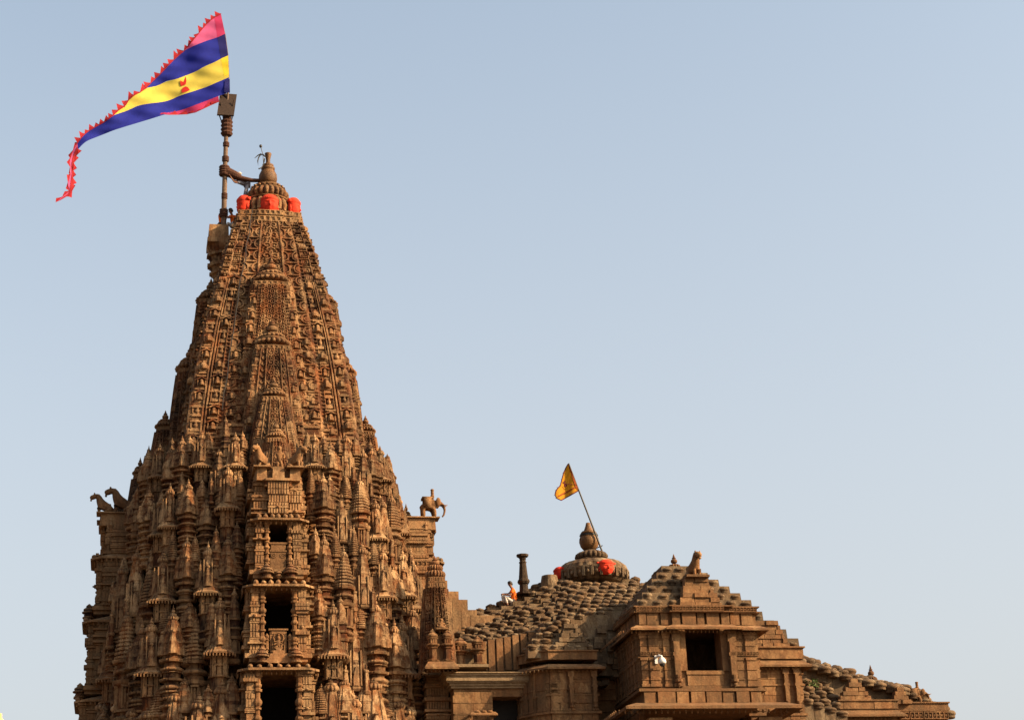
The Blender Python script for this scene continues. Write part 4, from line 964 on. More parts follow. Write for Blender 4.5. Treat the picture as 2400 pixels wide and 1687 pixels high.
# ------------------------------------------------------------------ LEFT PORCH
lp = thing('side_porch', 'dim closed sandstone porch with canted left corner beside the dark doorway', 'porch', 12.0, 7, 0)
LPL = [(10.45, 4.8), (10.45, 5.9), (10.95, 6.6), (11.45, 7.0), (13.5, 7.0), (13.5, 4.8)]
mb = MB()
for a in range(1, len(LPL)): pass
course(mb, LPL, 0, 17.6, 0); vbox(mb, 11.4, 13.45, 4.6, 6.95, 0, 17.6); part('wall', mb, M_porch, lp)
mb = MB()
for z0, z1, o in ((15.58, 15.68, .12), (16.34, 16.42, .07), (16.9, 16.96, .05), (17.50, 17.62, .10), (17.88, 18.22, .06), (18.22, 18.28, .12)): course(mb, LPL, z0, z1, o)
part('ledge', mb, M_porch, lp)
mb = MB(); P3 = slope_eave(mb, LPL, 17.42, .34, .26); part('eave', mb, M_porch, lp); mb = MB(); drops(mb, P3, 17.42, .17, .11, .035); part('eave_pendants', mb, M_porch, lp, kind='stuff')
masonry(lp, (11.47, 7.0), (13.46, 7.0), 14.2, 17.5, M_porch); masonry(lp, (10.45, 4.9), (10.45, 5.9), 14.2, 17.5, M_porch); masonry(lp, (10.45, 5.9), (10.95, 6.6), 14.2, 17.5, M_porch); masonry(lp, (10.95, 6.6), (11.45, 7.0), 14.2, 17.5, M_porch); P_E = pilaster(.20, 1.78, .08, 2); P_F = pilaster(.30, 1.85, .06, 0)
for u, me in ((11.62, P_F), (12.02, P_F), (12.35, P_E), (13.36, P_E)): piece('pilaster', me, lp, u, 7.0, 15.70)
for (u, v, a) in ((11.22, 6.83, -.68), (11.08, 6.72, -.68), (10.78, 6.38, -.95), (10.6, 6.14, -.95), (10.45, 5.7, -PI/2), (10.45, 5.3, -PI/2)): piece('pilaster', P_F, lp, u, v, 15.70, a, (.7, 1, 1))
for u, w in ((11.7, .4), (12.3, .5), (12.9, .45)):
    mb = MB(); vbox(mb, u-w/2, u+w/2, 6.9, 7.07, 16.0+random.uniform(0, .05), 16.30); part('wall_panel', mb, M_porch, lp)
for u, w in ((11.65, .4), (12.85, .7)):
    mb = MB(); vbox(mb, u-w/2, u+w/2, 6.9, 7.06, 16.46, 16.86); part('wall_panel', mb, M_porch, lp)
pyramid_roof(lp, 12.05, 5.5, 1.45, 1.35, 18.28, 19.75, 5, .85, apex=.3)
gable(lp, 12.55, 6.9, .85, 18.28, 19.45, .22, .5, mat=M_roof)
for k, (u, v, z) in enumerate(((11.0, 6.3, 18.3), (11.35, 6.6, 18.3), (11.1, 6.1, 18.6), (11.45, 6.5, 18.65), (11.6, 6.4, 18.95), (11.85, 6.3, 19.2), (12.1, 6.2, 19.45), (12.4, 6.2, 19.55), (13.2, 6.4, 18.5), (13.3, 6.0, 18.8))): stone_bell(lp, u, v, z, 1.1)

# ------------------------------------------------------------------ GATE BLOCK with its cornice and doorway
gate = thing('gate_block', 'plain stone block with a pale stained cornice and dark doorway', 'gatehouse', 8.9, 6, 0)
mb = MB(); vbox(mb, 7.5, 9.16, 4.6, 6.0, 0, 16.85); vbox(mb, 9.16, 10.9, 4.6, 6.0, 16.5, 16.85); vbox(mb, 10.62, 10.9, 4.6, 5.8, 0, 16.5); part('wall', mb, M_porch, gate)
mb = MB(); vbox(mb, 9.1, 10.7, 5.12, 5.2, 0, 16.5); part('inner_shade_wall', mb, M_black, gate)  # black sheet standing in for the doorway's deep shade
masonry(gate, (7.52, 6.0), (9.14, 6.0), 13.0, 16.84, M_porch, .35, .55, .5, 1.2, .03); masonry(gate, (9.2, 6.0), (10.7, 6.0), 16.5, 16.84, M_porch, .35, .4, .5, 1.2, .03)
mb = MB(); GP = [(7.5, 4.6), (7.5, 6.0), (10.75, 6.0)]
for z0, z1, o in ((16.85, 16.95, .12), (16.95, 17.06, .20), (17.06, 17.12, .30), (17.12, 17.34, .36), (17.34, 17.42, .44), (17.42, 17.47, .50)): course(mb, GP, z0, z1, o)
part('cornice', mb, M_plat, gate)
for z, h in ((14.2, .45), (14.7, .5), (15.25, .45), (15.78, .42), (16.25, .3)):
    mb = MB(); vbox(mb, 7.46, 8.15, 5.8, 6.04, z, z+h); part('stone_block', mb, M_porch, gate)
mb = MB(); CPL = [(8.22, 5.9), (8.22, 6.45), (9.12, 6.45), (9.12, 5.9)]; P4 = slope_eave(mb, CPL, 15.62, .14, .16, .06)
for u in (8.4, 8.68, 8.95): ellipsoid(mb, (u, -6.48, 15.78), (.13, .10, .07), 10, 6)
part('canopy', mb, M_statue, gate); mb = MB(); drops(mb, P4, 15.62, .15, .12, .04); part('eave_pendants', mb, M_statue, gate, kind='stuff')
for u in (8.32, 9.02): mb = MB(); vbox(mb, u-.07, u+.07, 6.3, 6.44, 13.5, 15.64); part('column', mb, M_porch, gate)
mb = MB(); vbox(mb, 7.4, 9.0, 4.6, 6.3, 17.72, 17.84); vbox(mb, 8.2, 9.9, 4.4, 5.3, 17.47, 17.70); part('shelf_slab', mb, M_plat, gate)

# ------------------------------------------------------------------ CORNER SHRINE between tower and hall
cs = thing('corner_shrine', 'slender latticed spire with a ribbed cap above twin model shrines', 'shrine', 6.9, 6.3, 0)
mb = MB(); moulded_side(mb, 6.5, 7.4, 4.2, 5.2, 12.0, 17.6, 20); CSH = [(17.6, .58), (19, .50), (20, .43), (21.2, .31)]
spire_faces(mb, CSH, 17.6, 21.2, .035, 60, D_scroll, 6.9, -5.7); part('spire', mb, M_tower, cs)
mb = MB(); dentil_band(mb, 6.9, -5.7, 21.2, 21.42, .37, n=4); dentil_band(mb, 6.9, -5.7, 21.45, 21.67, .35, n=4); part('lattice_band', mb, M_tower, cs)
mb = MB(); amalaka(mb, (6.9, -5.7, 21.66), .46, .34); amalaka(mb, (6.9, -5.7, 22.0), .36, .26); kalash(mb, (6.9, -5.7, 22.2), .2, .5); part('ribbed_crown', mb, M_tower, cs)
mb = MB(); T2 = [(6.35, 5.6), (6.35, 6.95), (7.35, 6.95), (7.35, 5.6)]; P5 = slope_eave(mb, T2, 17.46, .22, .34); vbox(mb, 6.36, 7.34, 5.6, 6.9, 17.62, 17.8); part('eave', mb, M_porch, cs)
mb = MB(); drops(mb, P5, 17.46, .17, .13, .04); part('eave_pendants', mb, M_porch, cs, kind='stuff')
def model_shrine(root, u, v, z, w, h, mat):
    mb = MB(); pr = [(0, .8), (.03, 1.15), (.07, 1.2), (.08, .8), (.12, .72), (.40, .72), (.41, .9), (.46, .95), (.47, 1.1), (.50, 1.3), (.53, 1.3), (.55, .85), (.68, .85), (.69, 1.0), (.72, 1.02), (.73, .8), (.75, 1.0), (.80, 1.0), (.84, .8), (.88, .5), (.90, .55), (.93, .4), (1.0, .05)]
    loft(mb, R2, [(a*h, b*w) for a, b in pr], (u, -v, z))
    for s in (-1, 0, 1): vbox(mb, u+s*w*.45-w*.08, u+s*w*.45+w*.08, v+w*.8, v+w*.92, z+h*.56, z+h*.67)
    part('model_shrine', mb, mat, root)
for u in (6.55, 7.15): model_shrine(cs, u, 6.72, 17.80, .21, 1.45, M_porch)
mb = MB(); vbox(mb, 6.45, 7.25, 6.2, 6.66, 17.8, 18.95); vbox(mb, 6.7, 7.2, 6.3, 6.9, 19.2, 19.27); part('shrine_wall', mb, M_porch, cs)
model_shrine(gate, 8.62, 5.9, 17.84, .24, 1.3, M_porch); model_shrine(gate, 7.95, 5.4, 17.84, .3, 1.35, M_tower)
mb = MB(); vbox(mb, 7.5, 8.6, 4.9, 5.5, 17.84, 18.5); vbox(mb, 7.45, 8.7, 4.9, 5.6, 18.5, 18.62); vbox(mb, 7.5, 8.6, 4.9, 5.5, 18.62, 18.9); part('shelf_wall', mb, M_porch, gate)

# ------------------------------------------------------------------ FAR HALL stepping down to the right
fh = thing('entrance_hall', 'lower bell-roofed entrance hall stepping down at the far right', 'temple hall', 26, 4, 0)
mb = MB(); vbox(mb, 22.9, 30.2, -4.5, 4.8, 0, 15.9); vbox(mb, 24.8, 27.3, 0, 6.0, 0, 15.9); vbox(mb, 27.3, 29.9, 0, 5.4, 0, 15.9); part('wall', mb, M_porch, fh)
mb = MB()
def fz(u): return float(np.interp(u, [22.8, 24, 26, 27, 28.5, 30.0, 30.6], [18.9, 18.45, 17.9, 17.6, 17.25, 16.5, 15.9]))
for u in np.arange(22.9, 30.4, .5):
    vs2 = np.arange(-4.5, 4.7, .55)
    for v in vs2:
        if v > -.6: vbox(mb, u, u+.49, v, v+.54, 15.8, fz(u+.25)-.10-.50*max(0, v-3.8)+random.uniform(-.04, .04))
part('roof_step', mb, M_roof, fh, kind='stuff')
for k in range(5):
    v = 4.75+.42*k; z = 17.75-.42*k
    for u in np.arange(23.05, 24.7, .50):
        mb = MB(); vbox(mb, u-.24, u+.24, 4.2, v, 15.2, z-random.uniform(0, .06)-.35*(u-23)); part('roof_block', mb, M_roof, fh); stone_bell(fh, u+random.uniform(-.05, .05), v-.14, z-.04-.35*(u-23), 1.2)
for u in np.arange(22.9, 30.5, .52):
    for v in np.arange(3.3, 5.2, .52): stone_bell(fh, u+random.uniform(-.06, .06), v+.05, fz(u)-.14-.50*max(0, v-3.8), random.uniform(1.15, 1.7))
masonry(fh, (24.82, 6.0), (27.28, 6.0), 15.9, 16.24, M_porch, .3, .34, .4, .9, .09); FP = [(24.7, 4.4), (24.7, 6.0), (27.3, 6.0), (27.3, 5.4), (29.95, 5.4), (29.95, 3.0)]
mb = MB()
for z0, z1, o in ((15.9, 16.24, .06), (16.24, 16.30, .12), (15.72, 15.9, .02)): course(mb, FP, z0, z1, o)
part('ledge', mb, M_porch, fh)
mb = MB(); P6 = slope_eave(mb, [(24.7, 4.4), (24.7, 6.0), (27.3, 6.0), (27.3, 5.4)], 15.52, .30, .30); part('eave', mb, M_porch, fh); mb = MB(); drops(mb, P6, 15.52, .17, .13, .04); part('eave_pendants', mb, M_porch, fh, kind='stuff')
gable(fh, 25.45, 6.05, .78, 16.3, 17.25, .10, .4); gable(fh, 27.75, 5.6, .50, 16.2, 16.95, .12, .4)
for u in (27.75, 28.4, 29.05, 29.6): piece('lattice_block', lattice_block(.6, .34, 3), fh, u, 5.52, 15.52)
_u, _z = at(2044, 1602, 4.0); small_finial(fh, _u, 4.0, _z-.1, .98, .23)
mb = MB(); vbox(mb, 28.2, 29.3, 4.4, 5.3, 15.9, 16.28); part('statue_slab', mb, M_porch, fh)
# connecting roof behind the porch
mb = MB()
for u in np.arange(20.8, 23.4, .5):
    for v in np.arange(-3, 3.6, .6): vbox(mb, u, u+.49, v, v+.59, 17.5, 20.9-.62*(u-20.8)-.3*max(0, v-1.5))
part('roof_step', mb, M_roof, fh)
for u in np.arange(21.3, 23.5, .52): stone_bell(fh, u, 3.3, 20.25-.62*(u-20.8)-.1, 1.2)

# ------------------------------------------------------------------ standing things
sp = MB(); pr = [(0, .40), (.10, .42), (.12, .26), (.50, .24), (.52, .30), (.62, .36), (.72, .33), (.76, .27), (.9, .26), (1.0, .245), (1.55, .19), (1.57, .22), (1.62, .22), (1.64, .17), (1.72, .17), (1.74, .21), (1.78, .16), (1.80, .20), (1.86, .26), (1.88, .33), (1.98, .36), (1.99, .30)]
loft(sp, C8, [(z*.95, r*.82) for z, r in pr], (11.80, -1, 22.18)); solid('stone_pillar', sp, M_dark, 'dark weathered stone post standing alone on the bell roof', 'pillar', 11.8, 1, 22.18)

def skin(verts, edges, radii, sub=1, root=0):
    me = bpy.data.meshes.new('tmp'); me.from_pydata([tuple(v) for v in verts], edges, []); o = bpy.data.objects.new('tmp', me); COL.objects.link(o)
    md = o.modifiers.new('s', 'SKIN'); md.use_smooth_shade = True; md.branch_smoothing = .4
    for i, r in enumerate(radii):
        d = me.skin_vertices[0].data[i]; d.radius = (r, r) if np.isscalar(r) else tuple(r); d.use_root = (i == root)
    if sub: sm = o.modifiers.new('d', 'SUBSURF'); sm.levels = sub; sm.render_levels = sub
    dg = bpy.context.evaluated_depsgraph_get(); ev = o.evaluated_get(dg); m2 = ev.to_mesh()
    V = np.array([v.co[:] for v in m2.vertices]); q = [tuple(p.vertices) for p in m2.polygons if len(p.vertices) == 4]; t = [tuple(p.vertices) for p in m2.polygons if len(p.vertices) == 3]
    ev.to_mesh_clear(); bpy.data.objects.remove(o); bpy.data.meshes.remove(me)
    mb = MB(); mb.add(V, q if q else None, t if t else None); return mb
def chains(spec):
    """spec: {name: (pos, radius)}, list of chains of names -> verts, edges, radii"""
    pts, ch = spec; names = list(pts); idx = {n: i for i, n in enumerate(names)}
    E = set()
    for c in ch:
        for a, b in zip(c[:-1], c[1:]): E.add((idx[a], idx[b]))
    return [pts[n][0] for n in names], list(E), [pts[n][1] for n in names]

# carved animals (local: x forward, y left, z up), turned into place
def elephant():
    P = {'mid': ((0, 0, .62), .27), 'rump': ((-.30, 0, .60), .25), 'tail': ((-.46, 0, .45), .06), 'sh': ((.26, 0, .64), .25), 'head': ((.55, 0, .74), .19), 'tr1': ((.74, 0, .60), .10), 'tr2': ((.82, 0, .38), .065), 'tr3': ((.76, 0, .16), .05), 'tr4': ((.66, 0, .06), .04)}
    C = [('mid', 'rump', 'tail'), ('mid', 'sh', 'head', 'tr1', 'tr2', 'tr3', 'tr4')]
    for s, n in ((-1, 'a'), (1, 'b')):
        P['h1'+n] = ((-.32, s*.15, .38), .13); P['h2'+n] = ((-.30, s*.16, .0), .11); C.append(('rump', 'h1'+n, 'h2'+n))
        P['f1'+n] = ((.26, s*.15, .38), .12); P['f2'+n] = ((.27, s*.16, .0), .10); C.append(('sh', 'f1'+n, 'f2'+n))
    mb = skin(*chains((P, C)))
    for s in (-1, 1):
        ellipsoid(mb, (.46, s*.22, .70), (.13, .05, .20), 10, 8); tube(mb, [(.66, s*.10, .60), (.84, s*.13, .56), (.95, s*.12, .60)], [.03, .025, .01], 6)
        box(mb, -.28, .10, s*.27-.02, s*.27+.02, .42, .86)
    box(mb, -.36, .16, -.26, .26, .84, .93)
    for x, z, r in ((.20, 1.0, .10), (.20, 1.16, .085)): ellipsoid(mb, (x, 0, z), (r, r, .13), 10, 8)
    loft(mb, C8, [(0, .08), (.06, .10), (.09, .07)], (.20, 0, 1.24)); return mb
def lion(kind=0):
    """seated beast, front legs straight, head high"""
    hd = (.42, 0, .80) if kind == 0 else (.50, 0, .80)
    P = {'mid': ((-.05, 0, .36), .20), 'rump': ((-.32, 0, .22), .20), 'tail': ((-.52, 0, .12), .05), 'tail2': ((-.50, .15, .05), .04), 'chest': ((.16, 0, .46), .18), 'neck': ((.24, 0, .70), .17), 'crest': ((.27, 0, .88), .16), 'head': (hd, .14), 'muz': ((hd[0]+.15, 0, hd[2]-.07), .10)}
    C = [('mid', 'rump', 'tail', 'tail2'), ('mid', 'chest', 'neck', 'crest', 'head', 'muz')]
    for s, n in ((-1, 'a'), (1, 'b')):
        P['f1'+n] = ((.22, s*.11, .28), .075); P['f2'+n] = ((.22, s*.11, .04), .06); P['f3'+n] = ((.32, s*.11, .02), .05); C.append(('chest', 'f1'+n, 'f2'+n, 'f3'+n))
        P['h1'+n] = ((-.22, s*.19, .14), .11); P['h2'+n] = ((-.04, s*.2, .04), .06); C.append(('rump', 'h1'+n, 'h2'+n))
    mb = skin(*chains((P, C)))
    for s in (-1, 1): ellipsoid(mb, (hd[0]-.06, s*.10, hd[2]+.12), (.04, .03, .06), 6, 5); ellipsoid(mb, (hd[0]+.06, s*.075, hd[2]+.03), (.03, .03, .03), 6, 5)
    tube(mb, [(hd[0]+.12, 0, hd[2]-.15), (hd[0]+.05, 0, hd[2]-.15)], .05, 6); return mb
def statue(name, mb, mat, label, cat, u, v, z, yaw, s=1.0, group=None):
    """yaw in the temple frame: 0 faces along +u, -90 degrees faces the viewer"""
    m2 = MB(); m2.merge(mb, trs((u, -v, z), yaw, s)); return solid(name, m2, mat, label, cat, u, v, z, smooth=True, group=group)
LION, LION2, ELE = lion(), lion(1), elephant()
GS = 'stone beasts on the tower bays'
statue('lion_statue', LION, M_statue, 'pale seated stone lion facing left above the upper balcony, in the tower middle', 'statue', -.70, 7.18, 26.07, math.radians(-140), 1.0, GS)
statue('lion_statue', LION, M_statue, 'pale seated stone lion facing right above the upper balcony, in the tower middle', 'statue', .74, 7.18, 26.07, math.radians(-35), 1.0, GS)
statue('lion_statue', LION2, M_statue, 'outermost stone beast leaning out over the tower\'s left edge', 'statue', -7.30, .62, 25.83, math.radians(178), 1.0, GS)
statue('lion_statue', LION2, M_statue, 'stone beast with arched neck just inside the tower\'s left edge', 'statue', -6.52, .80, 25.83, math.radians(186), 1.22, GS)
statue('elephant_statue', ELE, M_statue, 'stone elephant with a rider at the tower\'s right edge', 'statue', 7.50, .72, 25.84, 0.0, (.92, .92, 1.06), GS)
statue('elephant_statue', ELE, M_statue, 'small stone elephant on the low roof at far right', 'statue', 28.7, 4.9, 16.27, -.15, .78)
statue('lion_statue', LION, M_statue, 'upright stone lion on the gable above the large dark window', 'statue', 17.72, 8.4, 21.13, math.radians(-75), 1.12)
# rider figure between the two lions
P = {'hip': ((0, 0, .34), .10), 'belly': ((0, 0, .48), .12), 'chest': ((0, 0, .62), .13), 'neck': ((0, 0, .74), .06), 'head': ((0, 0, .86), .12), 'cap': ((0, 0, .99), .10)}; C = [('hip', 'belly', 'chest', 'neck', 'head', 'cap')]
for s, n in ((-1, 'a'), (1, 'b')):
    P.update({'k'+n: ((s*.08, -.03, .18), .07), 'f'+n: ((s*.09, -.02, .0), .055), 's'+n: ((s*.15, 0, .66), .06), 'e'+n: ((s*.22, -.02, .48), .05), 'w'+n: ((s*.15, -.12, .40), .04)}); C += [('hip', 'k'+n, 'f'+n), ('chest', 's'+n, 'e'+n, 'w'+n)]
fig = skin(*chains((P, C))); ellipsoid(fig, (0, -.11, .84), (.03, .04, .04), 6, 5)
statue('figure_statue', fig, M_statue, 'standing stone figure with round cap between the two lions', 'statue', .05, 7.25, 26.06, 0, 1.0)
sit = MB(); sit.merge(fig, trs((0, 0, -.2), 0, (1, 1, .8))); ellipsoid(sit, (0, -.05, .08), (.24, .2, .12), 10, 8)
statue('figure_statue', sit, M_statue, 'seated pale stone figure on a bracket above the twin model shrines', 'statue', 6.95, 6.6, 19.26, 0, .8)

# ------------------------------------------------------------------ FLAGPOLE, flag, people
def A3(px, py, v): u, z = at(px, py, v); return np.array([u, -v, z])
pole = thing('flagpole', 'bamboo flagpole bound with rope collars on the tower\'s left platform', 'flagpole', -2.14, 0, 40.42)
mb = MB(); pp = [(524, 539), (525.5, 470), (527.5, 390), (530, 320), (531.5, 285), (532.5, 250)]
tube(mb, [A3(x, y, 0) for x, y in pp], [.13, .125, .115, .105, .10, .09], 12); tube(mb, [A3(533, 250, -.15), A3(535.5, 182, -.15), A3(533.5, 130, -.15), A3(528, 85, -.15), A3(516.5, 36, -.15)], [.05, .05, .04, .03, .02], 8)
part('bamboo', mb, M_bamboo, pole)
for x, y, r, h in ((530, 339, .16, .22), (528.5, 373, .17, .26), (526, 460, .135, .3), (524.5, 500, .19, .4), (531.5, 300, .22, .8), (532, 283, .19, .4)):
    mb = MB(); c = A3(x, y, 0)
    for k in range(4): tube(mb, [c+np.array([r*.82*math.cos(a), r*.82*math.sin(a), -h*.4+h*.8*k/3+.02*math.sin(a)]) for a in np.linspace(0, 2*PI, 13)], h*.16, 6)
    part('rope_collar', mb, M_rope, pole)
mb = MB(); a, b, c, d = A3(515.6, 220, -.35), A3(555, 223, -.35), A3(548, 272, .35), A3(508.5, 270, .35); nn = np.cross(b-a, d-a); nn /= np.linalg.norm(nn); nn *= .04
mb.add([a-nn, b-nn, c-nn, d-nn, a+nn, b+nn, c+nn, d+nn], [(0, 3, 2, 1), (4, 5, 6, 7), (0, 1, 5, 4), (1, 2, 6, 5), (2, 3, 7, 6), (3, 0, 4, 7)]); part('top_board', mb, M_wood, pole)
for (x0, y0, x1, y1) in ((517, 240, 527, 300), (548, 235, 538, 295), (513, 268, 524, 298), (546, 270, 538, 300)):
    mb = MB(); tube(mb, [A3(x0, y0, .1), A3(x1, y1, .05)], .03, 6); part('strut', mb, M_wood, pole)
mb = MB(); q = [A3(x, y, .02) for x, y in ((518, 402), (535, 404), (552, 412), (566, 418), (590, 423), (622, 424))]
tube(mb, q, [.20, .24, .22, .12, .10, .09], 12); part('brace_beam', mb, M_rope, pole)
mb = MB(); c = A3(526, 401, 0)
for k in range(4): tube(mb, [c+np.array([.2*math.cos(a), .2*math.sin(a), -.2+.13*k+.02*math.sin(a)]) for a in np.linspace(0, 2*PI, 13)], .08, 6)
part('rope_collar', mb, M_rope, pole)

# big pennant: stripes between boundary curves (photograph pixels), folded in depth
def px6(x, y): return 140+x*.285, 20+y*.285
def resamp(pl, n):
    P = np.array(pl, float); d = np.r_[0, np.cumsum(np.hypot(*np.diff(P, axis=0).T))]; t = np.linspace(0, d[-1], n); return np.stack([np.interp(t, d, P[:, 0]), np.interp(t, d, P[:, 1])], 1)
def smooth(P, k=2):
    P = P.copy()
    for _ in range(k): P[1:-1] = .25*P[:-2]+.5*P[1:-1]+.25*P[2:]
    return P
def flag_v(x, y):   # depth of the cloth
    d = (1390-x)/1390; return .13*math.sin(d*7+y*.004)*min(1, d*4)+.9*d*d+.07*math.sin(d*23+y*.012)*min(1, d*4)+.035*math.sin(d*41-y*.03)*min(1, d*5)+.02*math.sin(d*15+y*.06)
def cloth(mb, up, lo, n=60, k=11, off=0.0, mat=0):
    U, L = smooth(resamp(up, n)), smooth(resamp(lo, n)); X = np.zeros((n, k)); Y = X.copy(); Z = X.copy()
    for i in range(n):
        for j in range(k):
            t = j/(k-1); x, y = L[i]*(1-t)+U[i]*t; p = A3(*px6(x, y), flag_v(x, y)+off); X[i, j], Y[i, j], Z[i, j] = p
    grid(mb, X, Y, Z, mat)
flag = thing('pennant_flag', 'huge triangular pennant in pink, blue and yellow stripes streaming left', 'flag', -2.0, 0, 48)
c1 = [(1360, 210), (1285, 243), (1200, 270), (1110, 305), (1020, 350)]; e1 = [(1325, 45), (1260, 80), (1200, 135), (1150, 195), (1090, 270), (1020, 350)]
e2 = [(1020, 350), (960, 400), (900, 460), (820, 545), (760, 600), (710, 655)]
c2 = [(1385, 388), (1330, 412), (1280, 440), (1190, 478), (1120, 520), (1050, 548), (960, 582), (880, 598), (800, 640), (710, 655)]
e3 = [(710, 655), (660, 690), (600, 722), (565, 750), (545, 800), (490, 830), (440, 880)]
c3 = [(1390, 568), (1290, 610), (1200, 650), (1090, 685), (980, 720), (910, 755), (850, 770), (740, 782), (640, 800), (560, 840), (440, 880)]
e4 = [(440, 880), (380, 925), (300, 970), (240, 1005), (190, 1045), (145, 1105)]
c4 = [(1395, 688), (1305, 722), (1150, 782), (1000, 838), (880, 868), (720, 918), (580, 960), (450, 1000), (330, 1048), (220, 1090), (185, 1120), (150, 1160)]
def stripe(name, up, lo, mat, label, n=64, k=13):
    mb = MB(); cloth(mb, up, lo, n, k); return part(name, mb, mat, flag, label=label, smooth=True)
stripe('stripe', e1, c1, M_pink, 'pink top stripe'); stripe('stripe', c1+e2[1:], c2, M_blue, 'upper blue stripe'); stripe('stripe', c2[:-1]+e3, c3, M_yel, 'yellow middle stripe', 50); stripe('stripe', c3[:-1]+e4, c4, M_blue, 'lower blue stripe', 60)
b4 = [(1310, 765), (1210, 808), (1130, 850), (1050, 868), (960, 872), (880, 872), (830, 868)]
stripe('stripe', [(1305, 722), (1150, 782), (1000, 838), (900, 856), (830, 860)], b4, M_pinkd, 'crimson bottom hem stripe', 30, 4)
# doubled cloth along the hoist, its shading painted as darker stripe colours
mb = MB()
cloth(mb, [(1325, 45), (1360, 210)], [(1270, 72), (1296, 240)], 10, 4, .006, 0); cloth(mb, [(1360, 210), (1385, 388)], [(1296, 240), (1325, 414)], 10, 4, .006, 1); cloth(mb, [(1385, 388), (1391, 545)], [(1325, 414), (1352, 560)], 10, 4, .006, 2)
cloth(mb, [(1398, 580), (1400, 695)], [(1358, 590), (1352, 690)], 10, 4, .05, 1)
part('hoist_sleeve', mb, [M_pinkd, M_blued, M_yeld], flag, smooth=True)
tl = [(145, 1105), (110, 1160), (88, 1210), (80, 1290), (92, 1340), (65, 1430), (78, 1500), (40, 1525), (0, 1570), (-30, 1588)]; tr = [(150, 1160), (140, 1200), (118, 1260), (112, 1330), (108, 1380), (105, 1500), (85, 1530), (60, 1545), (5, 1578), (-30, 1592)]
mb = MB(); cloth(mb, tl, tr, 50, 5, .0, 0); part('tail', mb, M_pink, flag, smooth=True); mb = MB(); cloth(mb, [(x*.5+a*.5, y*.5+b*.5) for (x, y), (a, b) in zip(tl, tr)], tr, 50, 4, .02, 0); part('tail_hem', mb, M_red, flag, smooth=True)
# zigzag fringe
mb = MB()
def fringe(line, n, out, hgt=34, side=1):
    P = resamp(line, n*2+1)
    for i in range(n):
        a, b, c = P[2*i], P[2*i+1], P[2*i+2]; d = c-a; nrm = np.array([d[1], -d[0]])/(np.hypot(*d)+1e-6)*side
        h = hgt*random.uniform(1.0, 1.9); tip = b+nrm*h*.85+d*random.uniform(-.5, .35); r = b+nrm*6
        for p in [(a-d*.12-nrm*4, c+d*.12-nrm*4, tip)]:
            q = [A3(*px6(*x), flag_v(*x)+.015) for x in p]; tw = np.array([0, random.uniform(-.06, .06), 0])
            mid = [(q[0]+q[2])/2+np.array([0, .02, 0]), (q[1]+q[2])/2-np.array([0, .02, 0])]
            mb.add([q[0], q[1], mid[1], mid[0], q[2]+tw], [(0, 1, 2, 3)], [(3, 2, 4)])
fringe(e1, 9, 1, 30, -1); fringe(e2, 8, 1, 34, -1); fringe(e3, 6, 1, 36, -1); fringe(e4, 8, 1, 32, -1); fringe(tl, 8, 1, 18, -1); fringe(tr[:8], 7, 1, 22); fringe(b4, 7, 1, 20, -1)
part('fringe', mb, M_red, flag, kind='stuff')
# narrow red piping along the upper edge
mb = MB()
for e in (e1, e2, e3, e4): tube(mb, [A3(*px6(*p), flag_v(*p)+.01) for p in smooth(resamp(e, 20))], .02, 5)
part('piping', mb, M_red, flag)
def emblem(mb, poly, off):
    P = [A3(*px6(*p), flag_v(*p)+off) for p in poly]; c = np.mean(P, 0); n = len(P); mb.add(P+[c], None, [(i, (i+1) % n, n) for i in range(n)])
for off in (.03, -.03):
    mb = MB(); emblem(mb, [(988, 592), (1008, 605), (1024, 600), (1036, 560), (1042, 600), (1034, 628), (1012, 636), (996, 642)], off); part('emblem', mb, M_emb, flag, label='red crescent on the yellow stripe')
    mb = MB(); emblem(mb, [(1002, 692), (1003, 668), (1014, 652), (1036, 642), (1056, 650), (1070, 672), (1045, 684), (1020, 692)], off); part('emblem', mb, M_emb, flag, label='red half disc on the yellow stripe')

# small golden flag on the hall roof
pole2 = thing('flagpole', 'thin dark leaning flagpole on the hall\'s ribbed disc', 'flagpole', 15.7, .5, 24.3)
def px4(x, y): return 1250+x*.1983, 1060+y*.1983
mb = MB(); tube(mb, [A3(*px4(812, 1165), .5), A3(*px4(538, 450), .5), A3(*px4(418, 128), .5)], [.045, .04, .03], 8); part('pole', mb, M_iron, pole2)
fl2 = thing('small_flag', 'small golden flag with maroon edging on the leaning pole', 'flag', 14.7, .5, 27.3)
gl = [(412, 135), (385, 180), (358, 240), (340, 310), (320, 392), (290, 420), (268, 452), (256, 500), (275, 540), (325, 562)]; gr = [(420, 132), (438, 175), (456, 225), (474, 280), (496, 335), (510, 370), (524, 408), (536, 448), (440, 505), (330, 564)]
def gv(x, y): return .5+.12*math.sin((540-x)*.03)*min(1, (540-x)/120)
def patch(name, L, R, mat, off=0.0, n=24, k=8, label=None):
    mb = MB(); a, b = resamp(L, n), resamp(R, n); X = np.zeros((n, k)); Y = X.copy(); Z = X.copy()
    for i in range(n):
        for j in range(k):
            t = j/(k-1); x, y = a[i]*(1-t)+b[i]*t; X[i, j], Y[i, j], Z[i, j] = A3(*px4(x, y), gv(x, y)+off)
    grid(mb, X, Y, Z); part(name, mb, mat, fl2, smooth=True, label=label)
patch('cloth', gl, gr, M_gold)
patch('hoist_sleeve', [(412, 135), (416, 170), (448, 260), (478, 345), (502, 420)], [(420, 130), (438, 175), (474, 280), (510, 370), (536, 448)], M_rust, .02, 16, 3)
patch('fold', [(300, 505), (400, 455), (490, 405)], [(290, 530), (400, 475), (505, 412)], M_rust, .025, 12, 3)
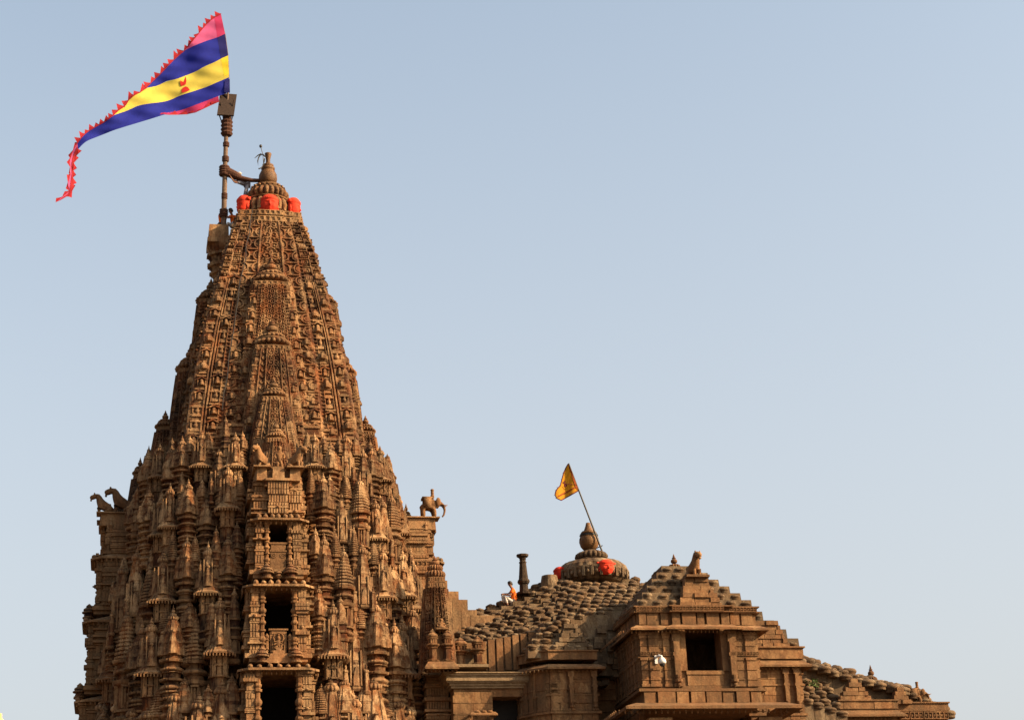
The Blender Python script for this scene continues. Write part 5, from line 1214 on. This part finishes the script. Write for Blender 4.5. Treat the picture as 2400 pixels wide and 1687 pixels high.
mb = MB(); tube(mb, [A3(*px4(*p), gv(*p)) for p in resamp(gl, 30)], .028, 5); tube(mb, [A3(*px4(*p), gv(*p)) for p in resamp([(536, 448), (440, 505), (330, 564)], 16)], .028, 5)
for x, y in gl[1:9:1]:
    a = A3(*px4(x, y), gv(x, y)); tube(mb, [a, a+np.array([-.05, 0, random.uniform(-.05, .05)])], .012, 4)
part('edging', mb, M_maroon, fl2)
for off in (.03, -.03):
    mb = MB(); c = A3(*px4(375, 385), gv(375, 385)+off); loft(mb, circle(16), [(0, .092), (.006, .092)], (0, 0, 0)); V = np.concatenate(mb.v); V = np.stack([V[:, 0], V[:, 2], V[:, 1]], 1)+c; mb.v = [V]; part('emblem', mb, M_maroon, fl2, label='maroon disc on the golden cloth')
    mb = MB(); P = [A3(*px4(*p), gv(*p)+off) for p in ((345, 345), (362, 352), (372, 325), (378, 350), (372, 366), (352, 362))]; mb.add(P+[np.mean(P, 0)], None, [(i, (i+1) % 6, 6) for i in range(6)]); part('emblem', mb, M_maroon, fl2, label='maroon crescent on the golden cloth')
mb = MB(); tube(mb, [A3(*px4(388, 372), .56), A3(*px4(440, 375), .56), A3(*px4(515, 382), .55)], .016, 5); part('tie_string', mb, M_maroon, fl2)

# people
def fingers(mb, wrist, direction, up, s=1.0):
    d = np.array(direction, float); d /= np.linalg.norm(d); u = np.array(up, float); u -= d*(u @ d); u /= np.linalg.norm(u); w = np.cross(d, u)
    for k in range(4):
        b = np.array(wrist)+d*.075*s+w*(-.03+.02*k)*s; L = (.068, .078, .074, .058)[k]*s
        tube(mb, [b-d*.02*s, b+d*L*.5-u*.004*s, b+d*L*.8-u*.03*s, b+d*L*.75-u*.055*s], [.0105*s, .010*s, .009*s, .007*s], 6)
    b = np.array(wrist)+d*.03*s-w*.035*s; tube(mb, [b, b+d*.03*s-w*.03*s-u*.01*s, b+d*.055*s-w*.03*s-u*.03*s], [.012*s, .011*s, .008*s], 6)
def person(label, J, shirt, trousers, look, hair=None, cap=None):
    """J: joints in temple coordinates (u, -v, z)"""
    root = thing('person', label, 'person', J['hip'][0], -J['hip'][1], J['hip'][2])
    J = {k: np.array(v, float) for k, v in J.items()}
    look = np.array(look, float); look /= np.linalg.norm(look); upv = J['head']-J['neck']; upv /= np.linalg.norm(upv)
    P = {'hip': (J['hip'], .125), 'belly': (J['hip']*.5+J['chest']*.5, .12), 'chest': (J['chest'], .135), 'neck': (J['neck'], .058), 'jaw': (J['head']-upv*.06+look*.02, .078), 'head': (J['head']+upv*.03, .098), 'crown': (J['head']+upv*.095, .07)}
    C = [('hip', 'belly', 'chest', 'neck', 'jaw', 'head', 'crown')]
    for s in 'lr':
        P.update({'s'+s: (J['sh'+s], .062), 'e'+s: (J['el'+s], .043), 'w'+s: (J['ha'+s], .030), 'p'+s: (J['ha'+s]+(J['ha'+s]-J['el'+s])/np.linalg.norm(J['ha'+s]-J['el'+s])*.06, .034), 't'+s: (J['th'+s], .085), 'k'+s: (J['kn'+s], .06), 'a'+s: (J['an'+s], .040), 'o'+s: (J['to'+s], .035)})
        C += [('chest', 's'+s, 'e'+s, 'w'+s, 'p'+s), ('hip', 't'+s, 'k'+s, 'a'+s, 'o'+s)]
    body = skin(*chains((P, C)), sub=1)
    ellipsoid(body, J['head']+look*.10-upv*.015, (.016, .016, .022), 6, 5)                                # nose
    side = np.cross(look, upv)
    for sg in (-1, 1): ellipsoid(body, J['head']+side*sg*.095-upv*.01, (.018, .018, .032), 6, 5)          # ears
    for s in 'lr': fingers(body, J['ha'+s], J['ha'+s]-J['el'+s], (0, 0, 1))
    part('body', body, M_skin, root, smooth=True)
    def garment(name, pts, ch, mat): part(name, skin(*chains((pts, ch)), sub=1), mat, root, smooth=True)
    g = {'hip': (J['hip'], .185), 'belly': (J['hip']*.5+J['chest']*.5, .180), 'chest': (J['chest'], .190), 'neck': (J['neck']-upv*.03, .075)}; ch = [('hip', 'belly', 'chest', 'neck')]
    for s in 'lr': m_ = J['sh'+s]*.35+J['el'+s]*.65; g.update({'s'+s: (J['sh'+s], .10), 'm'+s: (m_, .08)}); ch.append(('chest', 's'+s, 'm'+s))
    garment('shirt', g, ch, shirt)
    g = {'hip': (J['hip']-np.array([0, 0, .03]), .150)}; ch = []
    for s in 'lr': m_ = J['kn'+s]*.25+J['an'+s]*.75; g.update({'t'+s: (J['th'+s], .108), 'k'+s: (J['kn'+s], .085), 'm'+s: (m_, .065)}); ch.append(('hip', 't'+s, 'k'+s, 'm'+s))
    garment('trousers', g, ch, trousers)
    mb = MB()
    if cap is None:
        ellipsoid(mb, (0, 0, 0), (.108, .115, .085), 14, 10); o = J['head']+upv*.075-look*.022; mb.v = [np.concatenate(mb.v)+o]; 
        m2 = MB(); ellipsoid(m2, J['head']-look*.055+upv*.01, (.085, .085, .09), 12, 8); mb.merge(m2); part('hair', mb, M_hair, root, smooth=True)
    else:
        ellipsoid(mb, J['head']+upv*.08, (.12, .12, .075), 14, 10); part('cap', mb, cap, root, smooth=True)
    return root
def J_(v0, **k):
    """joints given as (px, py, dv) in photograph pixels, dv added to v0"""
    return {n: A3(p[0], p[1], v0+p[2]) for n, p in k.items()}
person('man in orange shirt and white trousers sitting on the bell roof', J_(1.0, hip=(1206, 1409, 0), chest=(1203, 1388, 0), neck=(1199, 1376.5, 0), head=(1195.2, 1368.5, 0),
    shl=(1201, 1382, -.17), shr=(1203, 1382, .17), ell=(1192, 1391, -.22), elr=(1195, 1395, .22), hal=(1180, 1391, -.12), har=(1182, 1393, .1),
    thl=(1201, 1412, -.1), thr=(1203, 1412, .1), knl=(1176, 1394, -.12), knr=(1183, 1397, .12), anl=(1185, 1420, -.12), anr=(1191, 1420, .14), tol=(1180, 1426, -.12), tor=(1186, 1427, .14)), M_oshirt, M_white, (-1, -.1, -.1))
person('man in orange shirt crouching at the flagpole\'s foot, right of it', J_(-.15, hip=(549, 532, 0), chest=(548, 513, 0), neck=(544, 504, 0), head=(540.5, 495, 0),
    shl=(541, 507, .1), shr=(552, 508, 0), ell=(534, 511, .3), elr=(557, 512, .2), hal=(528, 503, .2), har=(566, 503, .2),
    thl=(544, 531, .12), thr=(552, 531, 0), knl=(533, 522, .25), knr=(545, 520, .25), anl=(534, 538, .2), anr=(545, 538, .2), tol=(530, 539.5, .3), tor=(541, 539.5, .3)), M_oshirt, M_white, (-1, .3, -.1))
person('helper in orange sleeves mostly hidden behind the flagpole', J_(-.45, hip=(520, 529, 0), chest=(522, 512, 0), neck=(523.5, 503, 0), head=(525, 494, 0),
    shl=(515, 506, 0), shr=(530, 506, 0), ell=(514, 502, .2), elr=(532, 508, .3), hal=(522, 497, .55), har=(527, 500, .62),
    thl=(517, 530, .05), thr=(524, 530, .05), knl=(514, 522, .2), knr=(526, 522, .3), anl=(514, 536, .1), anr=(524, 537, .1), tol=(512, 538, .2), tor=(522, 539, .2)), M_oshirt, M_dcloth, (.2, -1, 0))
person('climber in white cap and grey clothes leaning over the pole\'s brace', J_(-.22, hip=(580, 432, 0), chest=(565, 428, 0), neck=(560, 418, 0), head=(560.5, 411, .05),
    shl=(559, 426, -.1), shr=(562, 428, .18), ell=(548, 424, 0), elr=(550, 428, .25), hal=(536, 410, .05), har=(540, 414, .40),
    thl=(579, 433, -.1), thr=(580, 434, .1), knl=(577, 452, -.1), knr=(575, 451, .14), anl=(573, 472, -.1), anr=(570, 470, .1), tol=(566, 475, -.1), tor=(564, 473, .15)), M_grey, M_grey, (-1, -.2, -.1), cap=M_white)

# lightning rod on the pot finial
rod = thing('lightning_rod', 'thin rod with a ball and tattered cord beside the tower\'s top pot', 'lightning rod', -.2, .1, 43.8)
mb = MB(); tube(mb, [A3(618, 388, .2), A3(616.5, 365, .2), A3(611, 343, .2)], .018, 6); ellipsoid(mb, A3(611, 343, .2), (.075, .075, .09), 10, 8); part('rod', mb, M_iron, rod)
mb = MB()
for L in ([(622, 368), (616, 362), (610, 364), (606, 372)], [(618, 363), (611, 362), (606, 370), (604, 378), (605, 388)], [(612, 361), (604, 365), (597, 371)], [(620, 372), (619, 380), (616, 386)], [(606, 396), (612, 394), (616, 388)]):
    tube(mb, [A3(x, y, .2+random.uniform(-.05, .05)) for x, y in L], [.035]+[.03]*(len(L)-2)+[.012], 5)
part('tattered_cord', mb, M_iron, rod)

# security camera on the porch
cc = thing('security_camera', 'white dome security camera bracketed to the porch wall left of the window', 'camera', 15.68, 9.1, 17.35)
mb = MB(); vbox(mb, 15.50, 15.62, 9.1, 9.16, 17.25, 17.60); tube(mb, [(15.56, -9.14, 17.52), (15.62, -9.4, 17.54), (15.70, -9.46, 17.50), (15.72, -9.46, 17.42)], .05, 8); part('bracket', mb, M_camw, cc)
mb = MB(); loft(mb, C24, [(17.18, .13), (17.22, .165), (17.30, .165), (17.36, .14), (17.42, .10), (17.46, .05)], (15.72, -9.46, 0)); part('housing', mb, M_camw, cc, smooth=True)
mb = MB(); ellipsoid(mb, (15.72, -9.46, 17.17), (.12, .12, .12), 16, 10); part('dome', mb, M_camb, cc, smooth=True)

# weed growing from the low roof
wd = thing('roof_weed', 'small green weed sprouting from the low roof at right', 'plant', 24.4, 5.2, 16.9)
mb = MB(); cx_ = A3(1906, 1603, 5.4)
for k in range(70):
    a = random.uniform(0, 2*PI); r = random.uniform(.02, .22); p = cx_+np.array([r*math.cos(a)*1.3, -abs(r*math.sin(a)), random.uniform(-.12, .14)]); d = rng.normal(0, .05, 3); e = rng.normal(0, .03, 3)
    mb.add([p, p+d+e, p+d*2, p+d-e], [(0, 1, 2, 3)])
part('leaves', mb, M_leaf, wd); mb = MB(); tube(mb, [cx_+np.array([0, .05, -.2]), cx_+np.array([.02, -.05, .05])], .012, 5); part('stem', mb, M_leaf, wd)

# far-off yellow spire at the left edge
ds = bpy.data.objects.new('distant_spire', None); COL.objects.link(ds); r_ = ray(0, 1688); k_ = 260/r_[1]; bp_ = CAM+r_*k_
ds.location = (bp_[0], bp_[1], 0); tag(ds, 'pale yellow temple spire far away at the left edge', 'spire')
mb = MB(); zt = bp_[2]; loft(mb, R3, [(0, 4.0), (zt-6, 3.2), (zt-2, 1.2), (zt-.3, .75), (zt-.28, .95), (zt-.05, .95), (zt, .5)]); link('spire_body', mb.mesh('spire_body', plain('yellow_limewash', (.75, .48, .16), .9)), ds)
mb = MB(); loft(mb, C16, [(0, .5), (.2, .45), (.3, .25), (1.0, .2), (1.02, .1)], (0, 0, zt)); link('finial', mb.mesh('finial', bpy.data.materials['yellow_limewash']), ds)
